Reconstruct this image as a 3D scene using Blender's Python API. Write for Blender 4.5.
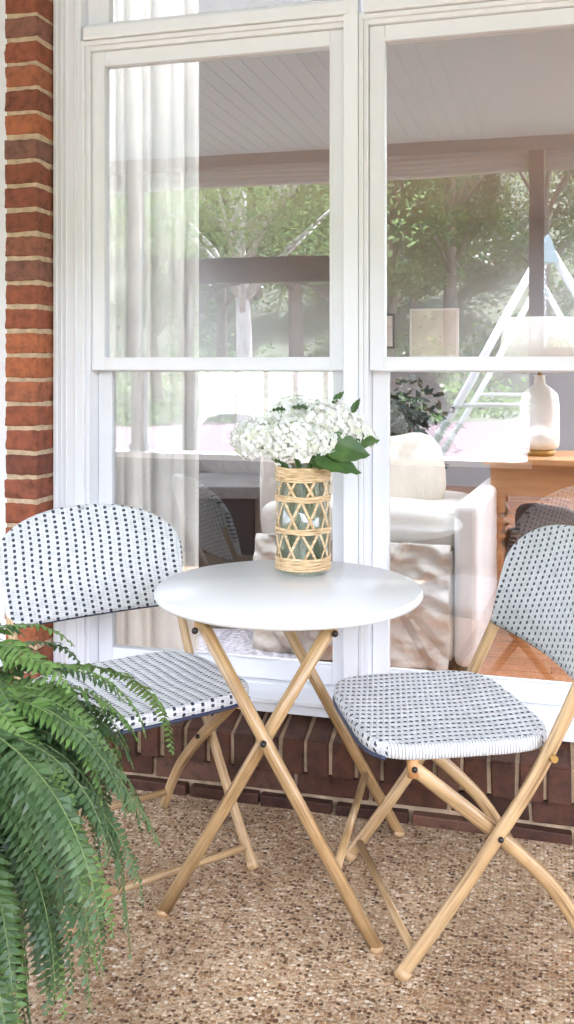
import bpy, bmesh, math, random
from mathutils import Vector, Matrix, noise
R = math.radians
random.seed(7)
for o in list(bpy.data.objects):
    bpy.data.objects.remove(o, do_unlink=True)
S = bpy.context.scene
COL = S.collection
YAW = R(15.4)
CX, CY, CZ = 0.0, -2.54, 1.21
# ---------------------------------------------------------------- camera
cam_d = bpy.data.cameras.new('camera')
cam = bpy.data.objects.new('camera', cam_d); COL.objects.link(cam)
cam.location = (CX, CY, CZ)
cam.rotation_euler = (R(90), 0, YAW)
cam_d.sensor_fit = 'VERTICAL'; cam_d.sensor_height = 24.0; cam_d.sensor_width = 24.0
cam_d.lens = 24.0*960/1024
cam_d.shift_y = -147/1024
cam_d.clip_start = 0.05; cam_d.clip_end = 2000
S.camera = cam
# ---------------------------------------------------------------- world, sun, exposure
SUN_EL, SUN_AZ = 56.0, 158.0      # azimuth: compass degrees from +Y, clockwise
w = bpy.data.worlds.new('World'); S.world = w; w.use_nodes = True
nt = w.node_tree; nt.nodes.clear()
sky = nt.nodes.new('ShaderNodeTexSky'); sky.sky_type = 'NISHITA'; sky.sun_disc = False
sky.sun_elevation = R(SUN_EL); sky.sun_rotation = R(SUN_AZ); sky.air_density = 1.0; sky.dust_density = 2.5; sky.ozone_density = 0.6
bg = nt.nodes.new('ShaderNodeBackground'); bg.inputs[1].default_value = 0.15
wo = nt.nodes.new('ShaderNodeOutputWorld')
hs = nt.nodes.new('ShaderNodeHueSaturation'); hs.inputs['Saturation'].default_value = .3
nt.links.new(sky.outputs[0], hs.inputs['Color']); nt.links.new(hs.outputs[0], bg.inputs[0]); nt.links.new(bg.outputs[0], wo.inputs[0])
sl = bpy.data.lights.new('sun', 'SUN'); sl.energy = 3.6; sl.angle = R(0.6); sl.color = (1.0, 0.965, 0.92)
sun = bpy.data.objects.new('sun', sl); COL.objects.link(sun)
sd = Vector((math.sin(R(SUN_AZ))*math.cos(R(SUN_EL)), math.cos(R(SUN_AZ))*math.cos(R(SUN_EL)), math.sin(R(SUN_EL))))
sun.rotation_euler = sd.to_track_quat('Z', 'Y').to_euler()
sun.location = (0, -20, 30)
S.view_settings.view_transform = 'Standard'; S.view_settings.look = 'None'
S.view_settings.exposure = 3.94; S.view_settings.gamma = 1.0
S.view_settings.use_curve_mapping = False
S.view_settings.use_white_balance = True; S.view_settings.white_balance_temperature = 5880; S.view_settings.white_balance_tint = 17
try:
    S.cycles.max_bounces = 12; S.cycles.transparent_max_bounces = 24; S.cycles.diffuse_bounces = 6
    S.cycles.glossy_bounces = 5; S.cycles.use_denoising = True
    S.cycles.caustics_reflective = False
except Exception:
    pass

def P(x, d, z=0.0):
    "metres right of / in front of the tripod -> world"
    return Vector((CX + x*math.cos(YAW) - d*math.sin(YAW), CY + x*math.sin(YAW) + d*math.cos(YAW), z))

# ---------------------------------------------------------------- helpers
def fin(o):
    for p in o.data.polygons: p.use_smooth = getattr(o, '_s', False)

class MB:
    def __init__(s): s.v = []; s.f = []; s.m = []; s.sm = []; s.uv = []
    def face(s, idx, mi=0, smooth=False, uv=None):
        s.f.append(tuple(idx)); s.m.append(mi); s.sm.append(smooth); s.uv.append(uv)
    def box(s, a, b, mi=0, mat=None):
        x0, y0, z0 = a; x1, y1, z1 = b
        n = len(s.v)
        pts = [(x0,y0,z0),(x1,y0,z0),(x1,y1,z0),(x0,y1,z0),(x0,y0,z1),(x1,y0,z1),(x1,y1,z1),(x0,y1,z1)]
        if mat is not None: pts = [tuple(mat @ Vector(p)) for p in pts]
        s.v += pts
        for q in ((0,3,2,1),(4,5,6,7),(0,1,5,4),(1,2,6,5),(2,3,7,6),(3,0,4,7)):
            s.face([n+i for i in q], mi)
        return s
    def quad(s, pts, mi=0, smooth=False):
        n = len(s.v); s.v += [tuple(p) for p in pts]; s.face(range(n, n+len(pts)), mi, smooth); return s
    def tube(s, pts, rad, seg=12, mi=0, cap=True, flat=1.0, up=None, closed=False):
        pts = [Vector(p) for p in pts]; N = len(pts)
        rr = rad if isinstance(rad, (list, tuple)) else [rad]*N
        n0 = len(s.v); L = 0; Ls = []
        ref = Vector(up) if up else None
        prev = None
        for i, p in enumerate(pts):
            if closed: t = pts[(i+1) % N] - pts[i-1]
            elif i == 0: t = pts[1]-pts[0]
            elif i == N-1: t = pts[-1]-pts[-2]
            else: t = (pts[i+1]-pts[i]).normalized() + (pts[i]-pts[i-1]).normalized()
            if t.length < 1e-9: t = Vector((0,0,1))
            t.normalize()
            if i: L += (pts[i]-pts[i-1]).length
            Ls.append(L)
            if ref is not None: a = ref.cross(t)
            elif prev is not None: a = prev - t*prev.dot(t)
            else:
                a = t.cross(Vector((0,0,1)))
                if a.length < .1: a = t.cross(Vector((0,1,0)))
            if a.length < 1e-6: a = t.orthogonal()
            a.normalize(); b = t.cross(a); prev = a
            for k in range(seg):
                th = 2*math.pi*k/seg
                s.v.append(tuple(p + a*math.cos(th)*rr[i] + b*math.sin(th)*rr[i]*flat))
        M = N if closed else N-1
        for i in range(M):
            j = (i+1) % N
            for k in range(seg):
                k2 = (k+1) % seg
                u0, u1 = Ls[i], Ls[j] if j else Ls[i]+.01
                s.face([n0+i*seg+k, n0+i*seg+k2, n0+j*seg+k2, n0+j*seg+k], mi, True,
                       [(u0, k/seg), (u0, (k+1)/seg), (u1, (k+1)/seg), (u1, k/seg)])
        if cap and not closed:
            s.face([n0+k for k in range(seg)][::-1], mi); s.face([n0+(N-1)*seg+k for k in range(seg)], mi)
        return s
    def lathe(s, prof, c=(0,0,0), seg=32, mi=0, smooth=True):
        n0 = len(s.v)
        for r, z in prof:
            for k in range(seg):
                th = 2*math.pi*k/seg
                s.v.append((c[0]+r*math.cos(th), c[1]+r*math.sin(th), c[2]+z))
        for i in range(len(prof)-1):
            for k in range(seg):
                k2 = (k+1) % seg
                s.face([n0+i*seg+k, n0+i*seg+k2, n0+(i+1)*seg+k2, n0+(i+1)*seg+k], mi, smooth)
        if prof[0][0] > 1e-5: s.face([n0+k for k in range(seg)][::-1], mi)
        if prof[-1][0] > 1e-5: s.face([n0+(len(prof)-1)*seg+k for k in range(seg)], mi)
        return s
    def ball(s, c, r, seg=10, rings=6, mi=0):
        prof = [(max(1e-6, math.sin(math.pi*i/rings))*r, -math.cos(math.pi*i/rings)*r) for i in range(rings+1)]
        return s.lathe(prof, c, seg, mi)
    def grid(s, fn, nu, nv, mi=0, smooth=True):
        n0 = len(s.v)
        for i in range(nu+1):
            for j in range(nv+1): s.v.append(tuple(fn(i/nu, j/nv)))
        for i in range(nu):
            for j in range(nv):
                a = n0+i*(nv+1)+j
                s.face([a, a+nv+1, a+nv+2, a+1], mi, smooth)
        return s
    def build(s, name, mats, parent=None, loc=None, bevel=0, bseg=2):
        me = bpy.data.meshes.new(name)
        me.from_pydata(s.v, [], s.f)
        if not isinstance(mats, (list, tuple)): mats = [mats]
        for m in mats: me.materials.append(m)
        me.polygons.foreach_set('material_index', s.m)
        me.polygons.foreach_set('use_smooth', s.sm)
        if any(u is not None for u in s.uv):
            uvl = me.uv_layers.new(name='UVMap')
            for p, u in zip(me.polygons, s.uv):
                if u is None: continue
                for li, c in zip(p.loop_indices, u): uvl.data[li].uv = c
        me.update()
        o = bpy.data.objects.new(name, me); COL.objects.link(o)
        if parent is not None: o.parent = parent
        if loc is not None: o.location = loc
        if bevel:
            md = o.modifiers.new('bevel', 'BEVEL'); md.width = bevel; md.segments = bseg
            md.limit_method = 'ANGLE'; md.angle_limit = R(40)
        return o

def tag(o, label=None, cat=None, group=None, kind=None):
    if label: o['label'] = label
    if cat: o['category'] = cat
    if group: o['group'] = group
    if kind: o['kind'] = kind
    return o
def empty(name, loc=(0,0,0), rz=0):
    o = bpy.data.objects.new(name, None); COL.objects.link(o)
    o.location = loc; o.rotation_euler = (0,0,rz); o.empty_display_size = .1
    return o
def kids(o): return [c for c in list(COL.objects) if c.parent == o]
def copy_tree(o, parent=None):
    c = o.copy(); COL.objects.link(c); c.parent = parent
    for ch in kids(o): copy_tree(ch, c)
    return c

# ---------------------------------------------------------------- materials
def new_mat(name):
    m = bpy.data.materials.new(name); m.use_nodes = True
    t = m.node_tree; b = t.nodes['Principled BSDF']
    return m, t, b
def N(t, typ, **kw):
    n = t.nodes.new(typ)
    for k, v in kw.items():
        if k.startswith('i_'):
            key = k[2:]
            n.inputs[int(key) if key.isdigit() else key].default_value = v
        else: setattr(n, k, v)
    return n
def ramp(t, stops, interp='LINEAR'):
    n = t.nodes.new('ShaderNodeValToRGB'); cr = n.color_ramp; cr.interpolation = interp
    while len(cr.elements) > 1: cr.elements.remove(cr.elements[-1])
    for i, (p, c) in enumerate(stops):
        e = cr.elements[0] if i == 0 else cr.elements.new(p)
        e.position = p; e.color = (*c, 1) if len(c) == 3 else c
    return n
def mathn(t, op, a, b=None, c=None):
    n = t.nodes.new('ShaderNodeMath'); n.operation = op
    for i, v in enumerate((a, b, c)):
        if v is None: continue
        if isinstance(v, (int, float)): n.inputs[i].default_value = v
        else: t.links.new(v, n.inputs[i])
    return n.outputs[0]
def simple(name, col, rough=.5, noise=.06, scale=30, metallic=0, bump=0, spec=.5, obj=True, stretch=(1,1,1)):
    m, t, b = new_mat(name)
    tc = N(t, 'ShaderNodeTexCoord'); mp = N(t, 'ShaderNodeMapping'); mp.inputs['Scale'].default_value = stretch
    t.links.new(tc.outputs['Object'], mp.inputs[0])
    nz = N(t, 'ShaderNodeTexNoise'); nz.inputs['Scale'].default_value = scale; nz.inputs['Detail'].default_value = 5
    t.links.new(mp.outputs[0], nz.inputs[0])
    lo = tuple(max(0, c*(1-noise)) for c in col); hi = tuple(min(1, c*(1+noise)) for c in col)
    rp = ramp(t, [(.3, lo), (.7, hi)])
    t.links.new(nz.outputs[0], rp.inputs[0]); t.links.new(rp.outputs[0], b.inputs['Base Color'])
    b.inputs['Roughness'].default_value = rough; b.inputs['Metallic'].default_value = metallic
    b.inputs['Specular IOR Level'].default_value = spec
    if bump:
        bp = N(t, 'ShaderNodeBump'); bp.inputs['Strength'].default_value = bump; bp.inputs['Distance'].default_value = .004
        t.links.new(nz.outputs[0], bp.inputs['Height']); t.links.new(bp.outputs[0], b.inputs['Normal'])
    return m

M_white = simple('white_paint', (.79,.795,.81), .38, .025, 9, bump=.05)
M_white2 = simple('white_trim_paint', (.80,.81,.83), .45, .03, 6, stretch=(1,1,.2))
M_gap = simple('shadow_gap', (.12,.11,.11), .8)
M_table = simple('white_table_enamel', (.69,.685,.66), .2, .015, 5)
M_bolt = simple('dark_bolt', (.035,.03,.028), .35, metallic=.7)
M_brass = simple('brass', (.55,.36,.12), .35, metallic=.9)

def mat_glass(name, refl, tint, rough=0.0):
    m = bpy.data.materials.new(name); m.use_nodes = True; t = m.node_tree; t.nodes.clear()
    out = N(t, 'ShaderNodeOutputMaterial'); mix = N(t, 'ShaderNodeMixShader')
    tr = N(t, 'ShaderNodeBsdfTransparent'); tr.inputs[0].default_value = (*tint, 1)
    gl = N(t, 'ShaderNodeBsdfGlossy'); gl.inputs['Roughness'].default_value = rough; gl.inputs[0].default_value = (1,1,1,1)
    lw = N(t, 'ShaderNodeLayerWeight'); lw.inputs[0].default_value = .35
    f = mathn(t, 'MULTIPLY_ADD', lw.outputs['Fresnel'], .6, refl)
    f = mathn(t, 'MINIMUM', f, .95)
    # old panes are never quite flat
    tc = N(t, 'ShaderNodeTexCoord'); nz = N(t, 'ShaderNodeTexNoise'); nz.inputs['Scale'].default_value = 1.6; nz.inputs['Detail'].default_value = 1
    t.links.new(tc.outputs['Object'], nz.inputs[0])
    bp = N(t, 'ShaderNodeBump'); bp.inputs['Strength'].default_value = .05; bp.inputs['Distance'].default_value = .02
    t.links.new(nz.outputs[0], bp.inputs['Height']); t.links.new(bp.outputs[0], gl.inputs['Normal'])
    t.links.new(f, mix.inputs[0]); t.links.new(tr.outputs[0], mix.inputs[1]); t.links.new(gl.outputs[0], mix.inputs[2])
    t.links.new(mix.outputs[0], out.inputs[0])
    return m
M_pane = mat_glass('window_glass', .11, (.86,.88,.875))
M_jar = mat_glass('jar_glass', .025, (.93,.97,.92))

def mat_wood(name, base, dark, rough=.4, us=6, vs=26):
    m, t, b = new_mat(name)
    uv = N(t, 'ShaderNodeUVMap'); mp = N(t, 'ShaderNodeMapping'); mp.inputs['Scale'].default_value = (us, vs, 1)
    t.links.new(uv.outputs[0], mp.inputs[0])
    nz = N(t, 'ShaderNodeTexNoise'); nz.inputs['Scale'].default_value = 1.0; nz.inputs['Detail'].default_value = 4
    t.links.new(mp.outputs[0], nz.inputs[0])
    rp = ramp(t, [(.3, dark), (.5, base), (.75, tuple(min(1, c*1.15) for c in base))])
    t.links.new(nz.outputs[0], rp.inputs[0])
    tc = N(t, 'ShaderNodeTexCoord'); n2 = N(t, 'ShaderNodeTexNoise'); n2.inputs['Scale'].default_value = 7; n2.inputs['Detail'].default_value = 3
    t.links.new(tc.outputs['Object'], n2.inputs[0])
    r2 = ramp(t, [(.35, (.70,.64,.58)), (.62, (1,1,1))])
    t.links.new(n2.outputs[0], r2.inputs[0])
    mx = N(t, 'ShaderNodeMix', data_type='RGBA', blend_type='MULTIPLY'); mx.inputs['Factor'].default_value = 1
    t.links.new(rp.outputs[0], mx.inputs['A']); t.links.new(r2.outputs[0], mx.inputs['B'])
    t.links.new(mx.outputs['Result'], b.inputs['Base Color'])
    b.inputs['Roughness'].default_value = rough
    bp = N(t, 'ShaderNodeBump'); bp.inputs['Strength'].default_value = .15; bp.inputs['Distance'].default_value = .002
    t.links.new(nz.outputs[0], bp.inputs['Height']); t.links.new(bp.outputs[0], b.inputs['Normal'])
    return m
M_bamboo = mat_wood('bamboo_look_leg', (.46,.31,.15), (.19,.11,.048), .33, 5, 13)
M_bamboo_t = mat_wood('bamboo_look_table_leg', (.46,.305,.14), (.19,.11,.045), .33, 5, 13)

def mat_weave(name, axis):
    """white strands with staggered navy squares; axis: 'seat' (x,y plane, x runs front to back) or 'back' (y,z)"""
    m, t, b = new_mat(name)
    tc = N(t, 'ShaderNodeTexCoord'); sp = N(t, 'ShaderNodeSeparateXYZ'); t.links.new(tc.outputs['Object'], sp.inputs[0])
    X, Y, Z = sp.outputs
    if axis == 'seat': v = mathn(t, 'SUBTRACT', X, mathn(t, 'MINIMUM', Z, .447))
    else: v = Z
    wob = mathn(t, 'ADD', mathn(t, 'MULTIPLY', mathn(t, 'SINE', mathn(t, 'MULTIPLY', Y, 37)), .07), mathn(t, 'MULTIPLY', mathn(t, 'SINE', mathn(t, 'MULTIPLY', v, 31)), .07))
    u1 = mathn(t, 'ADD', mathn(t, 'DIVIDE', Y, .0245), wob)
    v1 = mathn(t, 'ADD', mathn(t, 'DIVIDE', v, .0132), wob)
    col_i = mathn(t, 'FLOOR', u1)
    odd = mathn(t, 'MULTIPLY', mathn(t, 'PINGPONG', col_i, 1), .5)
    uu = mathn(t, 'ABSOLUTE', mathn(t, 'SUBTRACT', mathn(t, 'FRACT', u1), .5))
    vv = mathn(t, 'ABSOLUTE', mathn(t, 'SUBTRACT', mathn(t, 'FRACT', mathn(t, 'ADD', v1, odd)), .5))
    dot = mathn(t, 'MULTIPLY', mathn(t, 'LESS_THAN', uu, .165), mathn(t, 'LESS_THAN', vv, .275))
    # strand seams, dark of the gaps painted in: rows every half period, uprights at the cell borders
    rows = mathn(t, 'ABSOLUTE', mathn(t, 'SUBTRACT', mathn(t, 'FRACT', mathn(t, 'MULTIPLY', v1, 2)), .5))
    cols = mathn(t, 'ABSOLUTE', mathn(t, 'SUBTRACT', mathn(t, 'FRACT', mathn(t, 'MULTIPLY', u1, 2)), .5))
    seam_r = mathn(t, 'GREATER_THAN', rows, .42)
    seam_c = mathn(t, 'GREATER_THAN', cols, .45)
    seam = mathn(t, 'MAXIMUM', seam_r, seam_c)
    nb = N(t, 'ShaderNodeTexNoise'); nb.inputs['Scale'].default_value = 60; t.links.new(tc.outputs['Object'], nb.inputs[0])
    wr = ramp(t, [(.3, (.54,.545,.53)), (.7, (.69,.69,.67))]); t.links.new(nb.outputs[0], wr.inputs[0])
    m1 = N(t, 'ShaderNodeMix', data_type='RGBA'); t.links.new(mathn(t, 'MULTIPLY', seam, .62), m1.inputs['Factor'])
    t.links.new(wr.outputs[0], m1.inputs['A']); m1.inputs['B'].default_value = (.30,.31,.32,1)
    m2 = N(t, 'ShaderNodeMix', data_type='RGBA'); t.links.new(dot, m2.inputs['Factor'])
    t.links.new(m1.outputs['Result'], m2.inputs['A']); m2.inputs['B'].default_value = (.020,.026,.045,1)
    t.links.new(m2.outputs['Result'], b.inputs['Base Color'])
    b.inputs['Roughness'].default_value = .42
    h = mathn(t, 'ADD', mathn(t, 'MULTIPLY', mathn(t, 'SUBTRACT', .5, rows), 1.0), mathn(t, 'MULTIPLY', dot, -.25))
    bp = N(t, 'ShaderNodeBump'); bp.inputs['Strength'].default_value = .6; bp.inputs['Distance'].default_value = .003
    t.links.new(h, bp.inputs['Height']); t.links.new(bp.outputs[0], b.inputs['Normal'])
    return m
M_wseat = mat_weave('woven_resin_seat', 'seat')
M_wback = mat_weave('woven_resin_back', 'back')
M_navy = simple('navy_strand', (.02,.028,.06), .45)
def mat_wrap():
    m, t, b = new_mat('white_wrapped_edge')
    tc = N(t, 'ShaderNodeTexCoord'); sp = N(t, 'ShaderNodeSeparateXYZ'); t.links.new(tc.outputs['Object'], sp.inputs[0])
    nz = N(t, 'ShaderNodeTexNoise'); nz.inputs['Scale'].default_value = 20; t.links.new(tc.outputs['Object'], nz.inputs[0])
    v = mathn(t, 'ADD', mathn(t, 'DIVIDE', sp.outputs[0], .0066), mathn(t, 'MULTIPLY', nz.outputs[0], .9))
    f = mathn(t, 'ABSOLUTE', mathn(t, 'SUBTRACT', mathn(t, 'FRACT', v), .5))
    rp = ramp(t, [(.0, (.68,.68,.66)), (.30, (.60,.60,.58)), (.5, (.26,.26,.25))]); t.links.new(f, rp.inputs[0])
    t.links.new(rp.outputs[0], b.inputs['Base Color']); b.inputs['Roughness'].default_value = .4
    bp = N(t, 'ShaderNodeBump'); bp.inputs['Strength'].default_value = 1.0; bp.inputs['Distance'].default_value = .004; bp.invert = True
    t.links.new(f, bp.inputs['Height']); t.links.new(bp.outputs[0], b.inputs['Normal'])
    return m
M_wrap = mat_wrap()

def mat_brick(name, cols, rough=.85, scale=30):
    m, t, b = new_mat(name)
    at = N(t, 'ShaderNodeAttribute', attribute_name='tone')
    rp = ramp(t, [(i/(len(cols)-1), c) for i, c in enumerate(cols)])
    t.links.new(at.outputs['Fac'], rp.inputs[0])
    tc = N(t, 'ShaderNodeTexCoord')
    nz = N(t, 'ShaderNodeTexNoise'); nz.inputs['Scale'].default_value = scale; nz.inputs['Detail'].default_value = 8; nz.inputs['Roughness'].default_value = .65
    t.links.new(tc.outputs['Object'], nz.inputs[0])
    r2 = ramp(t, [(.32, (.50,.47,.47)), (.5, (.95,.95,.95)), (.68, (1.3,1.18,1.08))]); t.links.new(nz.outputs[0], r2.inputs[0])
    mx = N(t, 'ShaderNodeMix', data_type='RGBA', blend_type='MULTIPLY'); mx.inputs['Factor'].default_value = 1
    t.links.new(rp.outputs[0], mx.inputs['A']); t.links.new(r2.outputs[0], mx.inputs['B'])
    t.links.new(mx.outputs['Result'], b.inputs['Base Color'])
    b.inputs['Roughness'].default_value = rough; b.inputs['Specular IOR Level'].default_value = .35
    bp = N(t, 'ShaderNodeBump'); bp.inputs['Strength'].default_value = .5; bp.inputs['Distance'].default_value = .004
    t.links.new(nz.outputs[0], bp.inputs['Height']); t.links.new(bp.outputs[0], b.inputs['Normal'])
    return m
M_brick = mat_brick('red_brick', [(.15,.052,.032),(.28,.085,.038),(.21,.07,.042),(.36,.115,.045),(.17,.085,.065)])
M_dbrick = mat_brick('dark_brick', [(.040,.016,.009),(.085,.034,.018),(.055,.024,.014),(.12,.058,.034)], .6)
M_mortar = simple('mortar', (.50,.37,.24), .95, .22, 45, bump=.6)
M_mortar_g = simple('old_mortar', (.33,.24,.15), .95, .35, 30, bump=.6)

def bricks(items, mb_mats, name, parent, seed=0, rough=.0025, worn=0):
    """items: list of (a,b) boxes; each gets a tone, slightly uneven corners"""
    rnd = random.Random(seed); me = bpy.data.meshes.new(name); bm = bmesh.new()
    lay = bm.faces.layers.float.new('tone')
    for a, b in items:
        r = bmesh.ops.create_cube(bm, size=1)
        vs = r['verts']
        for v in vs:
            for k in range(3):
                v.co[k] = a[k] if v.co[k] < 0 else b[k]
                v.co[k] += rnd.uniform(-rough, rough)
        es = list({e for v in vs for e in v.link_edges})
        rb = bmesh.ops.bevel(bm, geom=es, offset=.004, segments=2, affect='EDGES', profile=.6)
        tn = rnd.random()
        fs = {f for v in rb['verts'] for f in v.link_faces}
        for f in fs: f[lay] = tn; f.smooth = bool(worn)
        if worn:
            es = list({e for f in fs for e in f.edges if e.calc_length() > .02})
            sb = bmesh.ops.subdivide_edges(bm, edges=es, cuts=5, use_grid_fill=True)
            vv = {v for f in fs if f.is_valid for v in f.verts} | {g for g in sb['geom'] if isinstance(g, bmesh.types.BMVert)}
            off = Vector((rnd.random()*9, 0, 0))
            for v in vv:
                d = noise.noise_vector((v.co+off)*45)*worn + noise.noise_vector((v.co+off)*140)*worn*.5
                v.co += Vector((d.x*.6, d.y, d.z*.8))
    bm.to_mesh(me); bm.free()
    me.materials.append(mb_mats)
    o = bpy.data.objects.new(name, me); COL.objects.link(o); o.parent = parent
    return o

def mat_aggregate():
    m, t, b = new_mat('exposed_aggregate')
    tc = N(t, 'ShaderNodeTexCoord')
    ns = N(t, 'ShaderNodeTexNoise'); ns.inputs['Scale'].default_value = 90; ns.inputs['Detail'].default_value = 2
    t.links.new(tc.outputs['Object'], ns.inputs[0])
    ad = N(t, 'ShaderNodeVectorMath', operation='MULTIPLY_ADD'); ad.inputs[1].default_value = (.003,.003,0)
    t.links.new(ns.outputs['Color'], ad.inputs[0]); t.links.new(tc.outputs['Object'], ad.inputs[2])
    def layer(scale, rnd=1):
        v = N(t, 'ShaderNodeTexVoronoi', voronoi_dimensions='2D'); v.inputs['Scale'].default_value = scale; v.inputs['Randomness'].default_value = rnd
        t.links.new(ad.outputs[0], v.inputs['Vector']); return v
    v1 = layer(98, 1); v2 = layer(210)
    def stone(v, lo):
        sp = N(t, 'ShaderNodeSeparateColor'); t.links.new(v.outputs['Color'], sp.inputs[0])
        rp = ramp(t, [(0, (.07,.036,.018)), (.10, (.15,.08,.038)), (.3, (.31,.18,.088)), (.55, (.44,.285,.155)), (.8, (.56,.41,.25)), (.93, (.68,.55,.38)), (1, (.76,.68,.55))])
        t.links.new(sp.outputs[0], rp.inputs[0]); return rp, sp
    s1, sp1 = stone(v1, 0); s2, sp2 = stone(v2, 0)
    e1 = mathn(t, 'GREATER_THAN', v1.outputs['Distance'], mathn(t, 'MULTIPLY_ADD', sp1.outputs[1], .30, .28))
    mm = ramp(t, [(.3, (.34,.25,.15)), (.7, (.60,.47,.32))]); n3 = N(t, 'ShaderNodeTexNoise'); n3.inputs['Scale'].default_value = 140
    t.links.new(tc.outputs['Object'], n3.inputs[0]); t.links.new(n3.outputs[0], mm.inputs[0])
    e2 = mathn(t, 'GREATER_THAN', v2.outputs['Distance'], mathn(t, 'MULTIPLY_ADD', sp2.outputs[1], .35, .2))
    a = N(t, 'ShaderNodeMix', data_type='RGBA'); t.links.new(e2, a.inputs['Factor']); t.links.new(s2.outputs[0], a.inputs['A']); t.links.new(mm.outputs[0], a.inputs['B'])
    c = N(t, 'ShaderNodeMix', data_type='RGBA'); t.links.new(e1, c.inputs['Factor']); t.links.new(s1.outputs[0], c.inputs['A']); t.links.new(a.outputs['Result'], c.inputs['B'])
    # large stains
    n4 = N(t, 'ShaderNodeTexNoise'); n4.inputs['Scale'].default_value = 2.2; n4.inputs['Detail'].default_value = 4; t.links.new(tc.outputs['Object'], n4.inputs[0])
    r4 = ramp(t, [(.32, (.55,.50,.46)), (.58, (1.0,1.0,1.0))]); t.links.new(n4.outputs[0], r4.inputs[0])
    d = N(t, 'ShaderNodeMix', data_type='RGBA', blend_type='MULTIPLY'); d.inputs['Factor'].default_value = 1
    t.links.new(c.outputs['Result'], d.inputs['A']); t.links.new(r4.outputs[0], d.inputs['B'])
    t.links.new(d.outputs['Result'], b.inputs['Base Color'])
    b.inputs['Roughness'].default_value = .6; b.inputs['Specular IOR Level'].default_value = .3
    hh = mathn(t, 'SUBTRACT', 1, v1.outputs['Distance'])
    h2 = mathn(t, 'ADD', hh, mathn(t, 'MULTIPLY', mathn(t, 'SUBTRACT', 1, v2.outputs['Distance']), .4))
    bp = N(t, 'ShaderNodeBump'); bp.inputs['Strength'].default_value = .55; bp.inputs['Distance'].default_value = .005
    t.links.new(h2, bp.inputs['Height']); t.links.new(bp.outputs[0], b.inputs['Normal'])
    return m
M_agg = mat_aggregate()

# ================================================================ SETTING
# porch floor
mb = MB(); mb.box((-6, -3.05, -.3), (6, .02, 0)); tag(mb.build('porch_floor', M_agg), kind='structure')
# lawn sheet that reaches the horizon, rising into a hill behind the yard
def terrain_z(x, y):
    z = -.34
    if y < -24:
        tt = min(1, (-24-y)/48); z += 19*(tt*tt*(3-2*tt))
    z += .12*math.sin(x*.23+1)*math.sin(y*.19) * min(1, max(0, (-y-8)/10))
    return z
def mat_ground():
    m, t, b = new_mat('lawn')
    tc = N(t, 'ShaderNodeTexCoord')
    n1 = N(t, 'ShaderNodeTexNoise'); n1.inputs['Scale'].default_value = .35; n1.inputs['Detail'].default_value = 6; t.links.new(tc.outputs['Object'], n1.inputs[0])
    n2 = N(t, 'ShaderNodeTexNoise'); n2.inputs['Scale'].default_value = 6; n2.inputs['Detail'].default_value = 6; t.links.new(tc.outputs['Object'], n2.inputs[0])
    s = mathn(t, 'ADD', mathn(t, 'MULTIPLY', n1.outputs[0], .55), mathn(t, 'MULTIPLY', n2.outputs[0], .45))
    rp = ramp(t, [(.35, (.04,.06,.028)), (.5, (.075,.10,.05)), (.62, (.13,.135,.09))]); t.links.new(s, rp.inputs[0])
    t.links.new(rp.outputs[0], b.inputs['Base Color']); b.inputs['Roughness'].default_value = .9
    return m
mb = MB()
xs = [-900,-300,-120,-70]+[i*4 for i in range(-14, 15)]+[70,120,300,900]
ys = [900,300,100,40,10,0,-3.2]+[-3.2-i*3 for i in range(1, 32)]+[-130,-250,-900]
n0 = 0
for x in xs:
    for y in ys: mb.v.append((x, y, terrain_z(x, y)))
for i in range(len(xs)-1):
    for j in range(len(ys)-1):
        a = i*len(ys)+j; mb.face([a, a+1, a+len(ys)+1, a+len(ys)], 0, True)
tag(mb.build('lawn', mat_ground()), kind='structure')
mb = MB(); mb.grid(lambda u, v: (-45+90*u, -9-13*v, terrain_z(-45+90*u, -9-13*v)+.012), 45, 8)
tag(mb.build('driveway', simple('washed_red_drive', (.10,.062,.068), .85, .15, 3)), kind='structure')

# porch ceiling: beadboard boards with real grooves
mb = MB()
x = -6.0
while x < 6:
    mb.box((x, -3.35, 2.53), (x+.078, .06, 2.55)); mb.box((x+.078, -3.35, 2.533), (x+.084, .06, 2.55)); x += .084
tag(mb.build('porch_ceiling', simple('ceiling_paint', (.56,.66,.82), .55, .02, 4)), kind='structure')
SKY = [(-4.85,-3.4),(.65,3.3)]  # roof openings added to let light into the room
def with_light_openings(mb, x0, x1, y0, y1, z0, z1, sy0=1.3, sy1=5.6):
    mb.box((x0, y0, z0), (x1, sy0, z1)); mb.box((x0, sy1, z0), (x1, y1, z1)); cur = x0
    for a, b in SKY: mb.box((cur, sy0, z0), (a, sy1, z1)); cur = b
    mb.box((cur, sy0, z0), (x1, sy1, z1))
def with_strip(mb, x0, x1, y0, y1, z0, z1):      # opening for the added light strip just inside the windows
    mb.box((x0, y0, z0), (x1, .32, z1)); mb.box((x0, .32, z0), (-3.1, 1.15, z1)); mb.box((.5, .32, z0), (x1, 1.15, z1)); with_light_openings(mb, x0, x1, 1.15, y1, z0, z1)
mb = MB(); with_strip(mb, -6.3, 6.3, -3.7, 7.3, 2.556, 2.9); tag(mb.build('roof', simple('roof_deck', (.12,.11,.10), .9)), kind='structure')

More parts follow.
